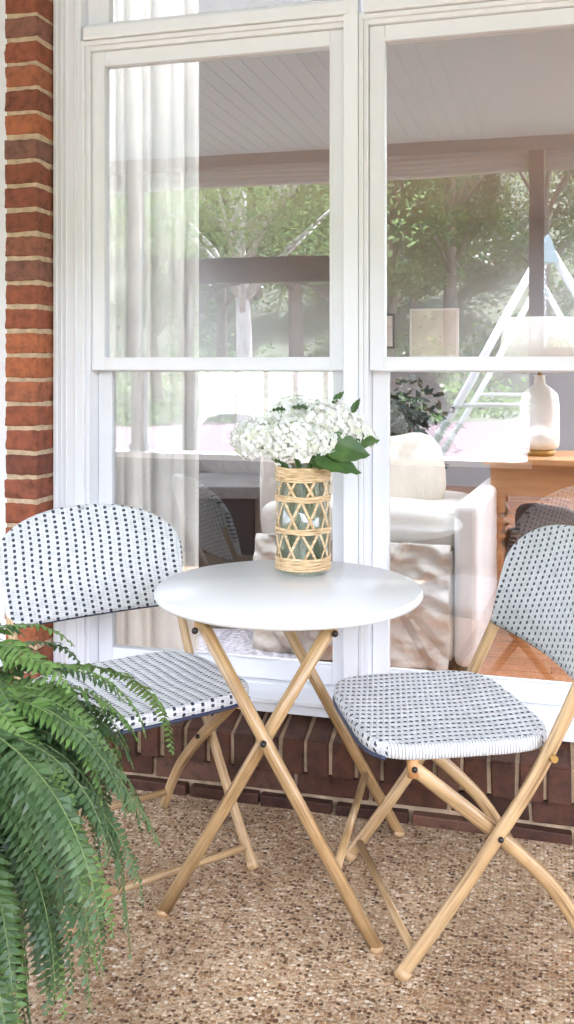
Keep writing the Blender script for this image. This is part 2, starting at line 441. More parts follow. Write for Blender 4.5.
# porch beam, posts, rolled blinds, knee wall
M_post = simple('shaded_post_paint', (.09,.095,.11), .5, .05, 10)  # dark tone carries the shade of the backlit posts
mb = MB(); mb.box((-6, -3.06, 2.455), (6, -2.92, 2.53)); tag(mb.build('porch_beam', simple('beam_paint', (.24,.26,.30), .5, .03)), 'long grey painted beam along the porch edge, mirrored high in the window panes', 'beam')
posts = [(-2.62, 'grey porch post mirrored behind the white curtain of the left window'),
         (-.083, 'narrow dark grey porch post mirrored in the upper right pane beside the swing set'),
         (2.5, 'grey porch post at the right end of the porch edge')]
for i, (px, lb) in enumerate(posts):
    m_ = MB(); m_.box((px-.043, -3.03, .67), (px+.043, -2.944, 2.454)); m_.box((px-.055, -3.04, .64), (px+.055, -2.934, .69))
    tag(m_.build('porch_post', M_post, bevel=.004), lb, 'post', 'posts along the porch edge')
M_blind = simple('rolled_blind_cloth', (.72,.78,.86), .8, .12, 8, stretch=(.2,3,12))
bl = ['pale rolled-up blind hanging from the porch beam, mirrored left of the dark post', 'pale rolled-up blind under the porch beam, mirrored right of the dark post', 'pale rolled-up blind at the far left end of the porch beam']
for i, (a, b_) in enumerate([(-2.56, -.14), (-.03, 2.44), (-5.6, -2.68)]):
    m_ = MB()
    for k in range(4):
        m_.tube([(a, -2.985+.004*(k % 2), 2.435-.028*k), ((a+b_)/2, -2.985, 2.431-.028*k), (b_, -2.985+.004*(k % 2), 2.435-.028*k)], .017, 10)
    tag(m_.build('rolled_blind', M_blind), bl[i], 'blind', 'rolled blinds under the porch beam')
pd = empty('added_pedestal', (.17, -2.98, 0)); tag(pd, 'added dark brick pedestal with a dark cap, screening the lamp from bright reflections', 'pedestal')  # unseen block added to keep the bright mirrored yard off the lamp
m_ = MB(); m_.box((-.28, .095, 0), (.30, .14, 1.27)); m_.box((-.28, -.14, .0), (.30, -.095, 1.27)); m_.box((-.28, -.0945, .645), (.30, .0945, 1.27)); m_.build('brick_face', M_dbrick, pd)
m_ = MB(); m_.box((-.30, -.16, 1.27), (-.215-.0, .16, 1.31)); m_.box((-.2145, -.16, 1.27), (.32, -.055, 1.31)); m_.box((-.2145, .05, 1.27), (.32, .16, 1.31)); m_.build('cap', M_post, pd)
kw = empty('knee_wall', (0, -3.0, 0)); tag(kw, 'low dark brick wall with a white cap closing the porch behind the camera', 'wall')
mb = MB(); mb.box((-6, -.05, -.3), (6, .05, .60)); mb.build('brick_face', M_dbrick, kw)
mb = MB(); mb.box((-6.02, -.09, .60), (6.02, .09, .638)); mb.build('cap', M_white, kw, bevel=.006)

# ---------------------------------------------------------------- house front
ZG0, ZG1 = .345, 1.19        # lower glass
ZU0, ZU1 = 1.232, 2.113      # upper glass
YU, YL = .112, .155          # sash planes (outer faces)
M_ho = simple('house_wall_paint', (.72,.70,.66), .7)
house = empty('brick_house', (0, 0, 0)); tag(house, 'brick house front wall around the white windows, dark brick courses at its foot', 'house')
# right of second window and left of third: brick walls; header above the transoms
mb = MB(); mb.box((.46, .03, .0), (6, .19, 2.53)); mb.box((-6, .03, 0), (-2.62, .19, 2.53)); mb.box((-2.62, .02, 0), (.46, .19, .2))
mb.build('wall', [M_mortar], house)
# brick pier
items = []; z = .09; i = 0
rp_ = random.Random(4)
while z < 2.5:
    items.append(((-1.573+rp_.uniform(-.002,.002), -.001, z), (-1.466+rp_.uniform(-.002,.002), .108, z+.0585))); z += .0722
o = bricks(items, M_brick, 'pier_bricks', house, 3, .002, .0035)
mb = MB(); mb.box((-1.5695, .0045, .08), (-1.4695, .12, 2.53)); mb.build('pier_mortar', M_mortar, house)
# rowlock sill course
items = []
rr = random.Random(5)
me_items = []
x = -2.7
def rowlock(parent):
    me = bpy.data.meshes.new('rowlock_course'); bm = bmesh.new(); lay = bm.faces.layers.float.new('tone')
    x = -2.72
    while x < .6:
        r = bmesh.ops.create_cube(bm, size=1)
        for v in r['verts']:
            fx = v.co.x > 0; fy = v.co.y > 0; fz = v.co.z > 0
            zt = .232 if fy else .196
            v.co = Vector((x+.0585 if fx else x, .09 if fy else -.032, zt if fz else .104))
            v.co += Vector([rr.uniform(-.0018,.0018) for _ in range(3)])
        es = list({e for v in r['verts'] for e in v.link_edges})
        rb = bmesh.ops.bevel(bm, geom=es, offset=.004, segments=2, affect='EDGES')
        tn = rr.random()
        for f in {f for v in rb['verts'] for f in v.link_faces}: f[lay] = tn
        x += .0695
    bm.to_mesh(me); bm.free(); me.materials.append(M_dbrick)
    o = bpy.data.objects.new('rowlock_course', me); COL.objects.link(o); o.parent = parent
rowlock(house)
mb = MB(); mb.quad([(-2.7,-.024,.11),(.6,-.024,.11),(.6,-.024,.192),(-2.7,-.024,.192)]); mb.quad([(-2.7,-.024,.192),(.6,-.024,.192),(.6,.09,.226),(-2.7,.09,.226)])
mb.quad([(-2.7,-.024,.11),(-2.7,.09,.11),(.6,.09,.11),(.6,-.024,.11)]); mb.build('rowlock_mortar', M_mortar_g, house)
items = []
x = -2.75
while x < 6:
    items.append(((x, .0, .040), (x+.197, .06, .096))); x += .208
x = -2.85
while x < 6:
    items.append(((x, -.018, -.03), (x+.197, .06, .028))); x += .208
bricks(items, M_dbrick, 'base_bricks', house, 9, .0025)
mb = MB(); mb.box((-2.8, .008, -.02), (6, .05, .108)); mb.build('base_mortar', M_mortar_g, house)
# full brick wall to the right and far left (outside the frame)
items = []
for (xa, xb) in ((.47, 3.2), (-4.6, -2.64)):
    r_i = 0; z = .11
    while z < 2.5:
        x = xa + (r_i % 2)*-.1
        while x < xb:
            items.append(((max(xa, x), .0, z), (min(xb, x+.197), .05, z+.0585))); x += .208
        z += .0722; r_i += 1
items = [q for q in items if q[1][0]-q[0][0] > .03]
bricks([q for q in items if q[0][0] > 0], M_brick, 'wall_bricks', house, 12, .001)
bricks([q for q in items if q[0][0] < 0], M_brick, 'wall_bricks', house, 13, .001)
mb = MB(); mb.box((-2.62, .10, 2.44), (.46, .19, 2.53)); mb.build('head_panel', M_white2, house)

def frame_rect(mb, x0, x1, z0, z1, wl, wr, wb, wt, y0, y1):
    "four butt-jointed members round an opening x0..x1, z0..z1"
    mb.box((x0-wl, y0, z0-wb), (x0, y1, z1+wt)); mb.box((x1, y0, z0-wb), (x1+wr, y1, z1+wt))
    mb.box((x0, y0, z0-wb), (x1, y1, z0)); mb.box((x0, y0, z1), (x1, y1, z1+wt))

def window_unit(gx0, gx1, label, cas_l, cas_r):
    w = empty('sash_window', ((gx0+gx1)/2, .1, 0)); ox = (gx0+gx1)/2
    tag(w, label, 'window', 'white sash windows in the porch wall')
    L = lambda v: v-ox
    a, b = L(gx0), L(gx1)
    Y = lambda y: y-.1
    # upper sash
    u = MB(); frame_rect(u, a, b, ZU0, ZU1, .043, .043, .038, .045, Y(YU), Y(YU+.036)); us = u.build('upper_sash', M_white, w, bevel=.0025)
    u = MB(); frame_rect(u, a+.0005, b-.0005, ZU0+.0005, ZU1-.0005, .006, .006, .006, .006, Y(YU-.0035), Y(YU+.001)); u.build('glazing_bead', M_white, us)
    p = MB(); p.box((a-.004, Y(YU+.014), ZU0-.004), (b+.004, Y(YU+.018), ZU1+.004)); p.build('pane', M_pane, us)
    # lower sash
    u = MB(); frame_rect(u, a+.003, b-.003, ZG0, ZG1, .046, .046, .055, .040, Y(YL), Y(YL+.036)); ls = u.build('lower_sash', M_white, w, bevel=.0025)
    p = MB(); p.box((a-.002, Y(YL+.014), ZG0-.004), (b+.002, Y(YL+.018), ZG1+.004)); p.build('pane', M_pane, ls)
    # stops and tracks beside the sashes
    st = MB()
    for sgn, e in ((-1, a-.043), (1, b+.043)):
        for (o0, o1, y) in ((.0015, .014, .1), (.0145, .026, .089)):
            q = sorted((e+sgn*o0, e+sgn*o1)); st.box((q[0], Y(y), .285), (q[1], Y(YU+.085), ZU1+.05+o1))
        q = sorted((e+sgn*.0012, e-sgn*.004)); 
    st.box((a-.0445+.0005, Y(.1), ZU1+.0465), (b+.0445-.0005, Y(YU+.08), ZU1+.060))
    st.box((a-.0573, Y(.089), ZU1+.0605), (b+.0573, Y(YU+.08), ZU1+.073))
    st.build('stop', M_white, w, bevel=.0015)
    g = MB()
    g.box((a-.0435, Y(YL+.018), .30), (a-.0425+.0, Y(YL+.06), 1.2)); g.box((b+.0425, Y(YL+.018), .30), (b+.0435, Y(YL+.06), 1.2)); g.build('track_shade', M_gap, w)  # thin dark strips coloured as the shade in the track gap
    # transom light above
    tz0, tz1 = 2.246, 2.41
    u = MB(); frame_rect(u, a+.012, b-.012, tz0, tz1, .069, .069, .018, .02, Y(.115), Y(.15)); ts = u.build('transom_sash', M_white, w, bevel=.002)
    p = MB(); p.box((a+.008, Y(.13), tz0-.003), (b-.008, Y(.134), tz1+.003)); p.build('pane', M_pane, ts)
    # head between window and transom
    h = MB(); h.box((a-.0575, Y(.078), 2.188), (b+.0575, Y(.19), 2.226)); h.box((a-.0575, Y(.092), 2.2265), (b+.0575, Y(.114), 2.236)); h.build('transom_bar', M_white, w, bevel=.003)
    # sill: bottom member and sloping sub-sill
    s_ = MB(); s_.box((a-.0438, Y(.128), .262), (b+.0438, Y(.2), .2885)); s_.build('sill', M_white, w, bevel=.002)
    lk = MB(); lk.box((-.022, Y(YL-.006), ZG1+.006), (.022, Y(YL+.0), ZG1+.018)); 
    return w
window_unit(-1.302, -.604, 'white sash window beside the brick pier with a sheer white curtain drawn to its left side', True, False)
window_unit(-.448, .25, 'white sash window behind the right chair showing the lamp and slipcovered armchair', False, True)
window_unit(-2.45, -1.79, 'sliver of a white window seen left of the brick pier', True, False)
# casings, mullion and sill as one joinery frame
cs = empty('window_casing', (0, .099, 0)); tag(cs, 'white moulded casing, mullion and deep sill joining the windows', 'window frame')
def casing(x0, x1, steps=(), yf=-.006):
    m_ = MB(); m_.box((x0, yf, .2865), (x1, .11, 2.438))
    m_.build('casing', M_white2, cs, bevel=.003)
    for (q0, q1, y) in steps:
        k = MB(); k.box((q0, y, .287), (q1, -.0061, 2.437)); k.build('moulding', M_white2, cs, bevel=.003)
casing(-1.4635, -1.3725, [(-1.462, -1.448, -.013), (-1.440, -1.4335, -.011), (-1.424, -1.417, -.011), (-1.392, -1.3845, -.011)])
casing(-.5603, -.5185, yf=-.014)
casing(.3205, .41, [(.38, .40, -.016)])
casing(-1.7195, -1.5765, [(-1.60, -1.585, -.014)])
casing(-2.61, -2.5205)
k = MB()
for (x0, x1) in ((-1.4635, .41), (-2.61, -1.5765)):
    # sub-sill with a slope to shed water and an apron under it
    n = len(k.v)
    for x in (x0, x1): k.v += [(x, -.061, .262), (x, -.061, .276), (x, .028, .286), (x, .028, .262)]
    for q in ((0,1,2,3),): k.face([n+i for i in q][::-1]); k.face([n+4+i for i in q])
    for i in range(4): j = (i+1) % 4; k.face([n+i, n+j, n+4+j, n+4+i])
    k.box((x0+.003, -.047, .2325), (x1-.003, .026, .2615))
k.build('sub_sill', M_white, cs, bevel=.002)

# ================================================================ INTERIOR
FZ = .12
M_wall_in = simple('inside_wall_paint', (.30,.315,.325), .7, .03, 3)
def mat_floorboards():
    m, t, b = new_mat('hardwood')
    tc = N(t, 'ShaderNodeTexCoord'); mp = N(t, 'ShaderNodeMapping'); mp.inputs['Rotation'].default_value = (0,0,R(0))
    t.links.new(tc.outputs['Object'], mp.inputs[0])
    br = N(t, 'ShaderNodeTexBrick'); br.inputs['Scale'].default_value = 1; br.inputs['Brick Width'].default_value = 1.1; br.inputs['Row Height'].default_value = .075
    br.inputs['Mortar Size'].default_value = .0015; br.inputs['Color1'].default_value = (.42,.18,.075,1); br.inputs['Color2'].default_value = (.30,.115,.045,1); br.inputs['Mortar'].default_value = (.10,.035,.015,1)
    t.links.new(mp.outputs[0], br.inputs[0])
    nz = N(t, 'ShaderNodeTexNoise'); nz.inputs['Scale'].default_value = 5; nz.inputs['Detail'].default_value = 6
    m2 = N(t, 'ShaderNodeMapping'); m2.inputs['Scale'].default_value = (1,12,1); t.links.new(tc.outputs['Object'], m2.inputs[0]); t.links.new(m2.outputs[0], nz.inputs[0])
    r2 = ramp(t, [(.3, (.75,.7,.65)), (.7, (1.2,1.15,1.1))]); t.links.new(nz.outputs[0], r2.inputs[0])
    mx = N(t, 'ShaderNodeMix', data_type='RGBA', blend_type='MULTIPLY'); mx.inputs['Factor'].default_value = 1
    t.links.new(br.outputs[0], mx.inputs['A']); t.links.new(r2.outputs[0], mx.inputs['B']); t.links.new(mx.outputs['Result'], b.inputs['Base Color'])
    b.inputs['Roughness'].default_value = .22
    return m
mb = MB(); mb.box((-5, .2, FZ-.1), (3.6, 6.4, FZ)); tag(mb.build('floor', mat_floorboards()), kind='structure')
M_opal = bpy.data.materials.new('opal_glazing'); M_opal.use_nodes = True
_t = M_opal.node_tree; _t.nodes.clear(); _o = N(_t, 'ShaderNodeOutputMaterial'); _tr = N(_t, 'ShaderNodeBsdfTranslucent'); _tr.inputs[0].default_value = (.70,.70,.69,1); _t.links.new(_tr.outputs[0], _o.inputs[0])
for (a, b, c_, d_), lb in zip([(-4.85,-3.4,1.3,5.6),(.65,3.3,1.3,5.6),(-3.1,.5,.32,1.15)], ('added opal light panel over the left end of the room, out of view', 'added opal light panel over the right end of the room, out of view', 'long added opal light panel just inside the windows, out of view')):
    m_ = MB(); m_.quad([(a, c_, 2.905), (b, c_, 2.905), (b, d_, 2.905), (a, d_, 2.905)]); tag(m_.build('fill_panel', M_opal), lb, 'fill_panel', 'added light panels over the room')  # unseen diffusing panels added to brighten the interior
mb = MB(); with_strip(mb, -5, 3.6, .2, 6.4, 2.50, 2.55); tag(mb.build('ceiling', M_wall_in), kind='structure')
mb = MB()   # back wall with two wide openings
BY = 6.2
def wall_open(mb, u0, u1, opens, z0, z1, put):
    cur = u0
    for (a, b, c, d) in opens:
        put(cur, a, z0, z1); put(a, b, z0, c); put(a, b, d, z1); cur = b
    put(cur, u1, z0, z1)
wall_open(mb, -5, 3.6, [(-3.5, -1.75, .50, 1.2), (.7, 3.0, .5, 2.3)], FZ, 2.5, lambda a, b, c, d: mb.box((a, BY, c), (b, BY+.15, d)))
tag(mb.build('wall_back', M_wall_in), kind='structure')
mb = MB(); wall_open(mb, .21, 6.2, [(.8, 3.2, .55, 2.25), (3.7, 5.6, .55, 2.25)], FZ, 2.5, lambda a, b, c, d: mb.box((3.45, a, c), (3.6, b, d)))
tag(mb.build('wall_right', M_wall_in), kind='structure')
mb = MB(); wall_open(mb, .21, 6.2, [(.8, 3.2, .55, 2.25), (3.7, 5.6, .55, 2.25)], FZ, 2.5, lambda a, b, c, d: mb.box((-5, a, c), (-4.85, b, d)))
tag(mb.build('wall_left', M_wall_in), kind='structure')
def room_window(x0, x1, z0, z1, n, loc, rz, label):
    w_ = empty('room_window', loc, rz); tag(w_, label, 'window', 'windows on the far sides of the room')
    f = MB(); frame_rect(f, x0+.05, x1-.05, z0+.05, z1-.05, .049, .049, .049, .049, -.03, .05); f.build('frame', M_white, w_)
    for k in range(1, n):
        q = MB(); xx = x0+(x1-x0)*k/n; q.box((xx-.025, -.02, z0+.051), (xx+.025, .04, z1-.051)); q.build('mullion', M_white, w_)
    if z1-z0 < 1: return
    q = MB(); q.box((x0+.051, -.012, (z0+z1)/2-.02), (x1-.051, .032, (z0+z1)/2+.02)); q.build('rail', M_white, w_)
room_window(-3.5, -1.75, .50, 1.2, 6, (0, BY+.05, 0), 0, 'bright far window with white mullions seen through the left window above the grey sofa')
room_window(.7, 3.0, .5, 2.3, 3, (0, BY+.05, 0), 0, 'unseen wide window on the right of the far wall, added for daylight')  # out of view, added to bring daylight into the room
room_window(.8, 3.2, .55, 2.25, 3, (3.5, 0, 0), R(90), 'unseen side window nearest the console table, added to light the room')  # this and the other side windows are unseen, added for daylight
room_window(3.7, 5.6, .55, 2.25, 3, (3.5, 0, 0), R(90), 'unseen side window at the far right corner, added to light the room')
room_window(.8, 3.2, .55, 2.25, 3, (-4.93, 0, 0), R(90), 'unseen side window in the left wall near the curtain, added to light the room')
room_window(3.7, 5.6, .55, 2.25, 3, (-4.93, 0, 0), R(90), 'unseen side window in the left wall at the far corner, added to light the room')

# curtains
def mat_cloth(name, col, tl=.35, rough=.85):
    m = bpy.data.materials.new(name); m.use_nodes = True; t = m.node_tree; b = t.nodes['Principled BSDF']
    tc = N(t, 'ShaderNodeTexCoord'); nz = N(t, 'ShaderNodeTexNoise'); nz.inputs['Scale'].default_value = 12; nz.inputs['Detail'].default_value = 4
    t.links.new(tc.outputs['Object'], nz.inputs[0]); rp = ramp(t, [(.3, tuple(c*.92 for c in col)), (.7, col)]); t.links.new(nz.outputs[0], rp.inputs[0])
    t.links.new(rp.outputs[0], b.inputs['Base Color']); b.inputs['Roughness'].default_value = rough
    if tl:
        tr = N(t, 'ShaderNodeBsdfTranslucent'); t.links.new(rp.outputs[0], tr.inputs[0])
        mx = N(t, 'ShaderNodeMixShader'); mx.inputs[0].default_value = tl
        t.links.new(b.outputs[0], mx.inputs[1]); t.links.new(tr.outputs[0], mx.inputs[2]); t.links.new(mx.outputs[0], t.nodes['Material Output'].inputs[0])
    return m
M_curt = mat_cloth('sheer_curtain', (.95,.935,.90), .6)
def curtain(x0, x1, y, z0, z1, n, label, seed):
    r = random.Random(seed); ph = [r.uniform(0, 6.28) for _ in range(6)]
    m_ = MB()
    def f(u, v):
        a = u*n*2*math.pi
        return (x0+(x1-x0)*u + .006*math.sin(a*.5+ph[0]), y+.017*math.sin(a+ph[1]+.4*math.sin(v*2+ph[2])) + .012*math.sin(a*2.3+ph[3]) , z0+(z1-z0)*v)
    m_.grid(f, 140, 24)
    c = m_.build('curtain', M_curt); md = c.modifiers.new('cloth', 'SOLIDIFY'); md.thickness = .002
    tag(c, label, 'curtain', 'white curtains inside the windows')
curtain(-1.62, -1.06, .27, FZ+.02, 2.49, 5, 'sheer white curtain hanging in folds at the left of the left window', 2)
curtain(.205, .6, .27, FZ+.02, 2.49, 4, 'white curtain at the right edge of the right window', 5)
curtain(-2.6, -2.2, .27, FZ+.02, 2.49, 4, 'white curtain behind the sliver of window left of the brick pier', 8)

# furniture
def mat_slip(name, col, bump=.5, scale=7):
    m, t, b = new_mat(name)
    tc = N(t, 'ShaderNodeTexCoord'); mp = N(t, 'ShaderNodeMapping'); mp.inputs['Rotation'].default_value = (.3,.6,.4); mp.inputs['Scale'].default_value = (1,1,.6)
    t.links.new(tc.outputs['Object'], mp.inputs[0])
    nz = N(t, 'ShaderNodeTexNoise'); nz.inputs['Scale'].default_value = scale; nz.inputs['Detail'].default_value = 4; nz.inputs['Distortion'].default_value = 1.2
    t.links.new(mp.outputs[0], nz.inputs[0])
    rp = ramp(t, [(.3, tuple(c*.88 for c in col)), (.7, col)]); t.links.new(nz.outputs[0], rp.inputs[0]); t.links.new(rp.outputs[0], b.inputs['Base Color'])
    b.inputs['Roughness'].default_value = .75
    bp = N(t, 'ShaderNodeBump'); bp.inputs['Strength'].default_value = bump; bp.inputs['Distance'].default_value = .05
    t.links.new(nz.outputs[0], bp.inputs['Height']); t.links.new(bp.outputs[0], b.inputs['Normal'])
    return m
M_cream = mat_slip('cream_slipcover', (.66,.62,.56), .3, 7)
M_cream_w = mat_slip('white_slipcover', (.84,.84,.82), .1)
M_taupe = mat_slip('taupe_slipcover', (.42,.35,.29), .5)
M_grey = mat_slip('grey_upholstery', (.17,.155,.145), .3, 12)
M_grey_p = mat_slip('grey_cushion', (.33,.32,.31), .3, 12)
M_pillow = mat_slip('cream_pillow', (.72,.66,.56), .4)
M_black = simple('black_lacquer', (.02,.02,.022), .3)
M_pine = simple('pine', (.50,.27,.12), .45, .15, 6, stretch=(1,1,6))

def pad(mb, c, s, p=4.0, seg=24, rings=14, wob=.0, seed=0, mat=None):
    "soft superellipsoid cushion"
    r = random.Random(seed); ph = [r.uniform(0,6.28) for _ in range(4)]
    def sp(v, e): return math.copysign(abs(v)**e, v)
    e = 2/p; n0 = len(mb.v)
    for i in range(rings+1):
        la = -math.pi/2+math.pi*i/rings
        for k in range(seg):
            lo = 2*math.pi*k/seg
            x = sp(math.cos(la), e)*sp(math.cos(lo), e); y = sp(math.cos(la), e)*sp(math.sin(lo), e); z = sp(math.sin(la), e)
            q = 1+wob*(math.sin(3*lo+ph[0])*math.cos(2*la+ph[1]))
            pt = Vector((c[0]+s[0]/2*x*q, c[1]+s[1]/2*y*q, c[2]+s[2]/2*z*q))
            if mat is not None: pt = mat @ pt
            mb.v.append(tuple(pt))
    for i in range(rings):
        for k in range(seg):
            k2 = (k+1) % seg
            mb.face([n0+i*seg+k, n0+i*seg+k2, n0+(i+1)*seg+k2, n0+(i+1)*seg+k], 0, True)
    return mb
# slipcovered armchair in right window (we see its side and its skirt)
sf = empty('slipcovered_armchair', (-.665, 1.04, FZ), R(-4)); tag(sf, 'cream slipcovered armchair with a wrinkled skirt to the floor seen through the right window', 'armchair')
m_ = MB(); pad(m_, (-.04, .02, .485), (.78, .24, .20), 4, 40, 16, .03, 2); m_.build('arm', M_cream, sf)
def skirt(w, h, y0, seed, amp=.012):
    r = random.Random(seed); ph = [r.uniform(0, 6.28) for _ in range(8)]
    def f(u, v):
        x = -w/2+w*u
        yy = y0 - (1-v)*.02 + amp*(math.sin(x*26+ph[0]+v*2)*(1-v) + .7*math.sin(x*11+v*7+ph[1])) + .006*math.sin((x+v)*37+ph[2])+.006*math.sin((x*1.3-v*h)*29+ph[3])
        q = Vector((x*5+v*1.5, v*3.2-x*1.2, seed)); yy -= .020*(1-abs(noise.noise(q)*2))+.009*(1-abs(noise.noise(q*2.3)*2))+.007*noise.noise(q*6)
        return (x, yy, .01+(h)*v)
    return f
m_ = MB(); m_.grid(skirt(.74, .44, -.115, 3, .010), 110, 70); o = m_.build('side_skirt', M_cream, sf); md = o.modifiers.new('s', 'SOLIDIFY'); md.thickness = .006; o.location = (-.04, 0, 0)
m_ = MB(); m_.box((.335, -.10, .01), (.42, .75, .60)); m_.build('front_panel', M_cream_w, sf, bevel=.03, bseg=4)
m_ = MB(); m_.box((-.40, -.085, .02), (.33, .75, .42)); pad(m_, (-.02, .42, .46), (.70, .62, .18), 5, 24, 12); m_.build('base', M_cream, sf, bevel=.02)
m_ = MB(); pad(m_, (-.36, .36, .62), (.22, .80, .56), 4, 24, 14, .02, 6); m_.build('backrest', M_cream, sf)
def cushion(name, c, s, rx, ry, rz, mat, label, cat='pillow', group=None):
    m_ = MB(); M4 = Matrix.Rotation(rz, 4, 'Z') @ Matrix.Rotation(ry, 4, 'Y') @ Matrix.Rotation(rx, 4, 'X')
    pad(m_, (0,0,0), s, 3.0, 24, 14, .04, int(abs(c[0])*100), M4)
    tag(m_.build(name, mat, None, c), label, cat, group)
cushion('throw_pillow', (-.84, 1.36, .80), (.42,.15,.40), R(-15), R(8), R(15), M_pillow, 'cream throw pillow standing against the back of the armchair', group='pillows on the armchair')
cushion('throw_pillow', (-.60, 1.42, .75), (.38,.14,.34), R(-18), R(-12), R(-10), M_pillow, 'white throw pillow leaning at the right end of the armchair', group='pillows on the armchair')

# console table with turned legs
ct = empty('console_table', P(1.09, 4.05, FZ), YAW+R(-15.4)); tag(ct, 'pine console table with turned legs carrying the white lamp', 'console table')
m_ = MB(); m_.box((-.245, -.22, .685), (.9, .22, .712)); m_.build('tabletop', M_pine, ct, bevel=.004)
m_ = MB(); m_.box((-.215, -.19, .56), (.87, -.17, .684)); m_.box((-.215, .17, .56), (.87, .19, .684)); m_.box((-.215, -.17, .56), (-.195, .17, .684)); m_.build('apron', M_pine, ct)
prof = [(.016,0),(.026,.02),(.015,.05),(.021,.12),(.031,.28),(.034,.34),(.018,.36),(.016,.37),(.034,.385),(.034,.395),(.015,.41),(.027,.43),(.034,.45),(.030,.465),(.015,.475),(.032,.49)]
for (lx, ly) in ((-.19,-.165),(.85,-.165),(-.19,.165),(.85,.165)):
    m_ = MB(); m_.lathe(prof, (lx, ly, 0), 20); m_.box((lx-.032, ly-.032, .49), (lx+.032, ly+.032, .5595)); m_.build('leg', M_pine, ct)
lampP = P(1.06, 4.03, FZ+.712)
lp = empty('table_lamp', lampP); tag(lp, 'white ceramic bottle lamp with a brass foot and a wide white shade', 'lamp')
m_ = MB(); m_.lathe([(.062,0),(.062,.022),(.058,.026)], (0,0,0), 32); m_.build('foot', M_brass, lp)
m_ = MB(); m_.lathe([(.070,.027),(.080,.04),(.082,.06),(.081,.21),(.074,.255),(.045,.285),(.024,.297),(.022,.33),(.028,.335)], (0,0,0), 36); m_.build('base', simple('white_ceramic', (.80,.80,.78), .15, .02), lp)
m_ = MB(); m_.tube([(0,0,.335),(0,0,.40)], .008, 10); m_.build('neck', M_brass, lp)
m_ = MB(); m_.lathe([(.175,.365),(.145,.575)], (0,0,0), 40); o = m_.build('lamp_shade', mat_cloth('shade_linen', (.85,.84,.80), .5), lp)
o.data.polygons[len(o.data.polygons)-1].use_smooth = False
# basket under the table with a folded blanket
def mat_wicker(name, base, dark, s1=60):
    m, t, b = new_mat(name)
    tc = N(t, 'ShaderNodeTexCoord'); wv = N(t, 'ShaderNodeTexWave', wave_type='BANDS', bands_direction='Z'); wv.inputs['Scale'].default_value = s1/3; wv.inputs['Distortion'].default_value = 6; wv.inputs['Detail'].default_value = 2; wv.inputs['Detail Scale'].default_value = 3
    t.links.new(tc.outputs['Object'], wv.inputs[0]); rp = ramp(t, [(.1, dark), (.6, base)]); t.links.new(wv.outputs[0], rp.inputs[0])
    t.links.new(rp.outputs[0], b.inputs['Base Color']); b.inputs['Roughness'].default_value = .6
    bp = N(t, 'ShaderNodeBump'); bp.inputs['Strength'].default_value = .7; bp.inputs['Distance'].default_value = .006
    t.links.new(wv.outputs[0], bp.inputs['Height']); t.links.new(bp.outputs[0], b.inputs['Normal'])
    return m
bk = empty('wicker_basket', P(1.14, 4.15, FZ)); tag(bk, 'brown wicker basket standing under the console table', 'basket')
m_ = MB(); m_.lathe([(.15,.0),(.18,.10),(.185,.30),(.175,.36),(.165,.36),(.172,.30),(.165,.05),(.0,.03)], (0,0,0), 36); m_.build('body', mat_wicker('wicker', (.42,.24,.10), (.12,.055,.02)), bk)
m_ = MB(); pts = [(.176*math.cos(t), .176*math.sin(t), .362) for t in [2*math.pi*i/40 for i in range(40)]]; m_.tube(pts, .011, 8, closed=True); m_.build('rim', mat_wicker('wicker_rim', (.38,.21,.09), (.12,.055,.02)), bk)
q = P(1.14, 4.15, FZ+.40); cushion('folded_blanket', tuple(q), (.30,.26,.16), 0, R(8), R(10), mat_slip('brown_grey_throw', (.16,.13,.12), .5, 30), 'dark folded blanket lying in the wicker basket', 'blanket')

# grey sofa, black table, round-backed chair and rug behind left window
gs = empty('grey_sofa', P(-.33, 5.1, FZ), YAW); tag(gs, 'dark grey sofa at the back of the room behind the left window', 'sofa')
m_ = MB(); pad(m_, (.0, .10, .54), (1.5, .25, .42), 6, 36, 14, .01, 3); m_.build('backrest', M_grey, gs)
m_ = MB(); pad(m_, (.0, -.22, .30), (1.45, .75, .28), 6, 36, 14, .01, 4); m_.build('seat', M_grey, gs)
for sx in (-.72, .72):
    m_ = MB(); pad(m_, (sx, -.2, .38), (.2, .85, .42), 6, 24, 12); m_.build('arm', M_grey, gs)
for (a, b_) in ((-.68,-.5),(.68,-.5),(-.68,.15),(.68,.15)):
    m_ = MB(); m_.lathe([(.018,0),(.026,.17)], (a, b_, 0), 12); m_.build('leg', M_black, gs)
q = P(-.24, 4.86, FZ+.66); cushion('throw_pillow', tuple(q), (.44,.16,.36), R(-12), R(6), YAW, M_grey_p, 'grey throw pillow on the dark sofa behind the left window')
bt = empty('black_side_table', P(-.35, 4.1, FZ), YAW); tag(bt, 'black cube table with a grey stone top left of the round-backed chair', 'side table')
m_ = MB(); m_.box((-.16, -.22, .02), (.22, .25, .55)); m_.build('body', M_black, bt, bevel=.006)
m_ = MB(); m_.box((-.18, -.24, .5505), (.24, .27, .60)); m_.build('tabletop', simple('grey_stone', (.16,.155,.15), .35, .5, 9), bt, bevel=.004)
rc = empty('round_back_chair', P(.03, 3.98, FZ), YAW); tag(rc, 'taupe slipcovered chair with a rounded back facing away behind the vase', 'chair')
m_ = MB()
def rb(u, v):
    a = math.pi*(1-v); hw = .235
    x = -hw+2*hw*u
    top = .585-.085*abs(2*u-1)**5
    return (x, -.02+.05*(2*u-1)**2+.006*math.sin(x*40+v*9), .02+(top-.02)*v)
m_.grid(rb, 40, 30); o = m_.build('backrest_cover', M_taupe, rc); md = o.modifiers.new('s', 'SOLIDIFY'); md.thickness = .07; md.offset = 1; 
md = o.modifiers.new('b', 'BEVEL'); md.width = .028; md.segments = 4; md.limit_method = 'ANGLE'; md.angle_limit = R(60)
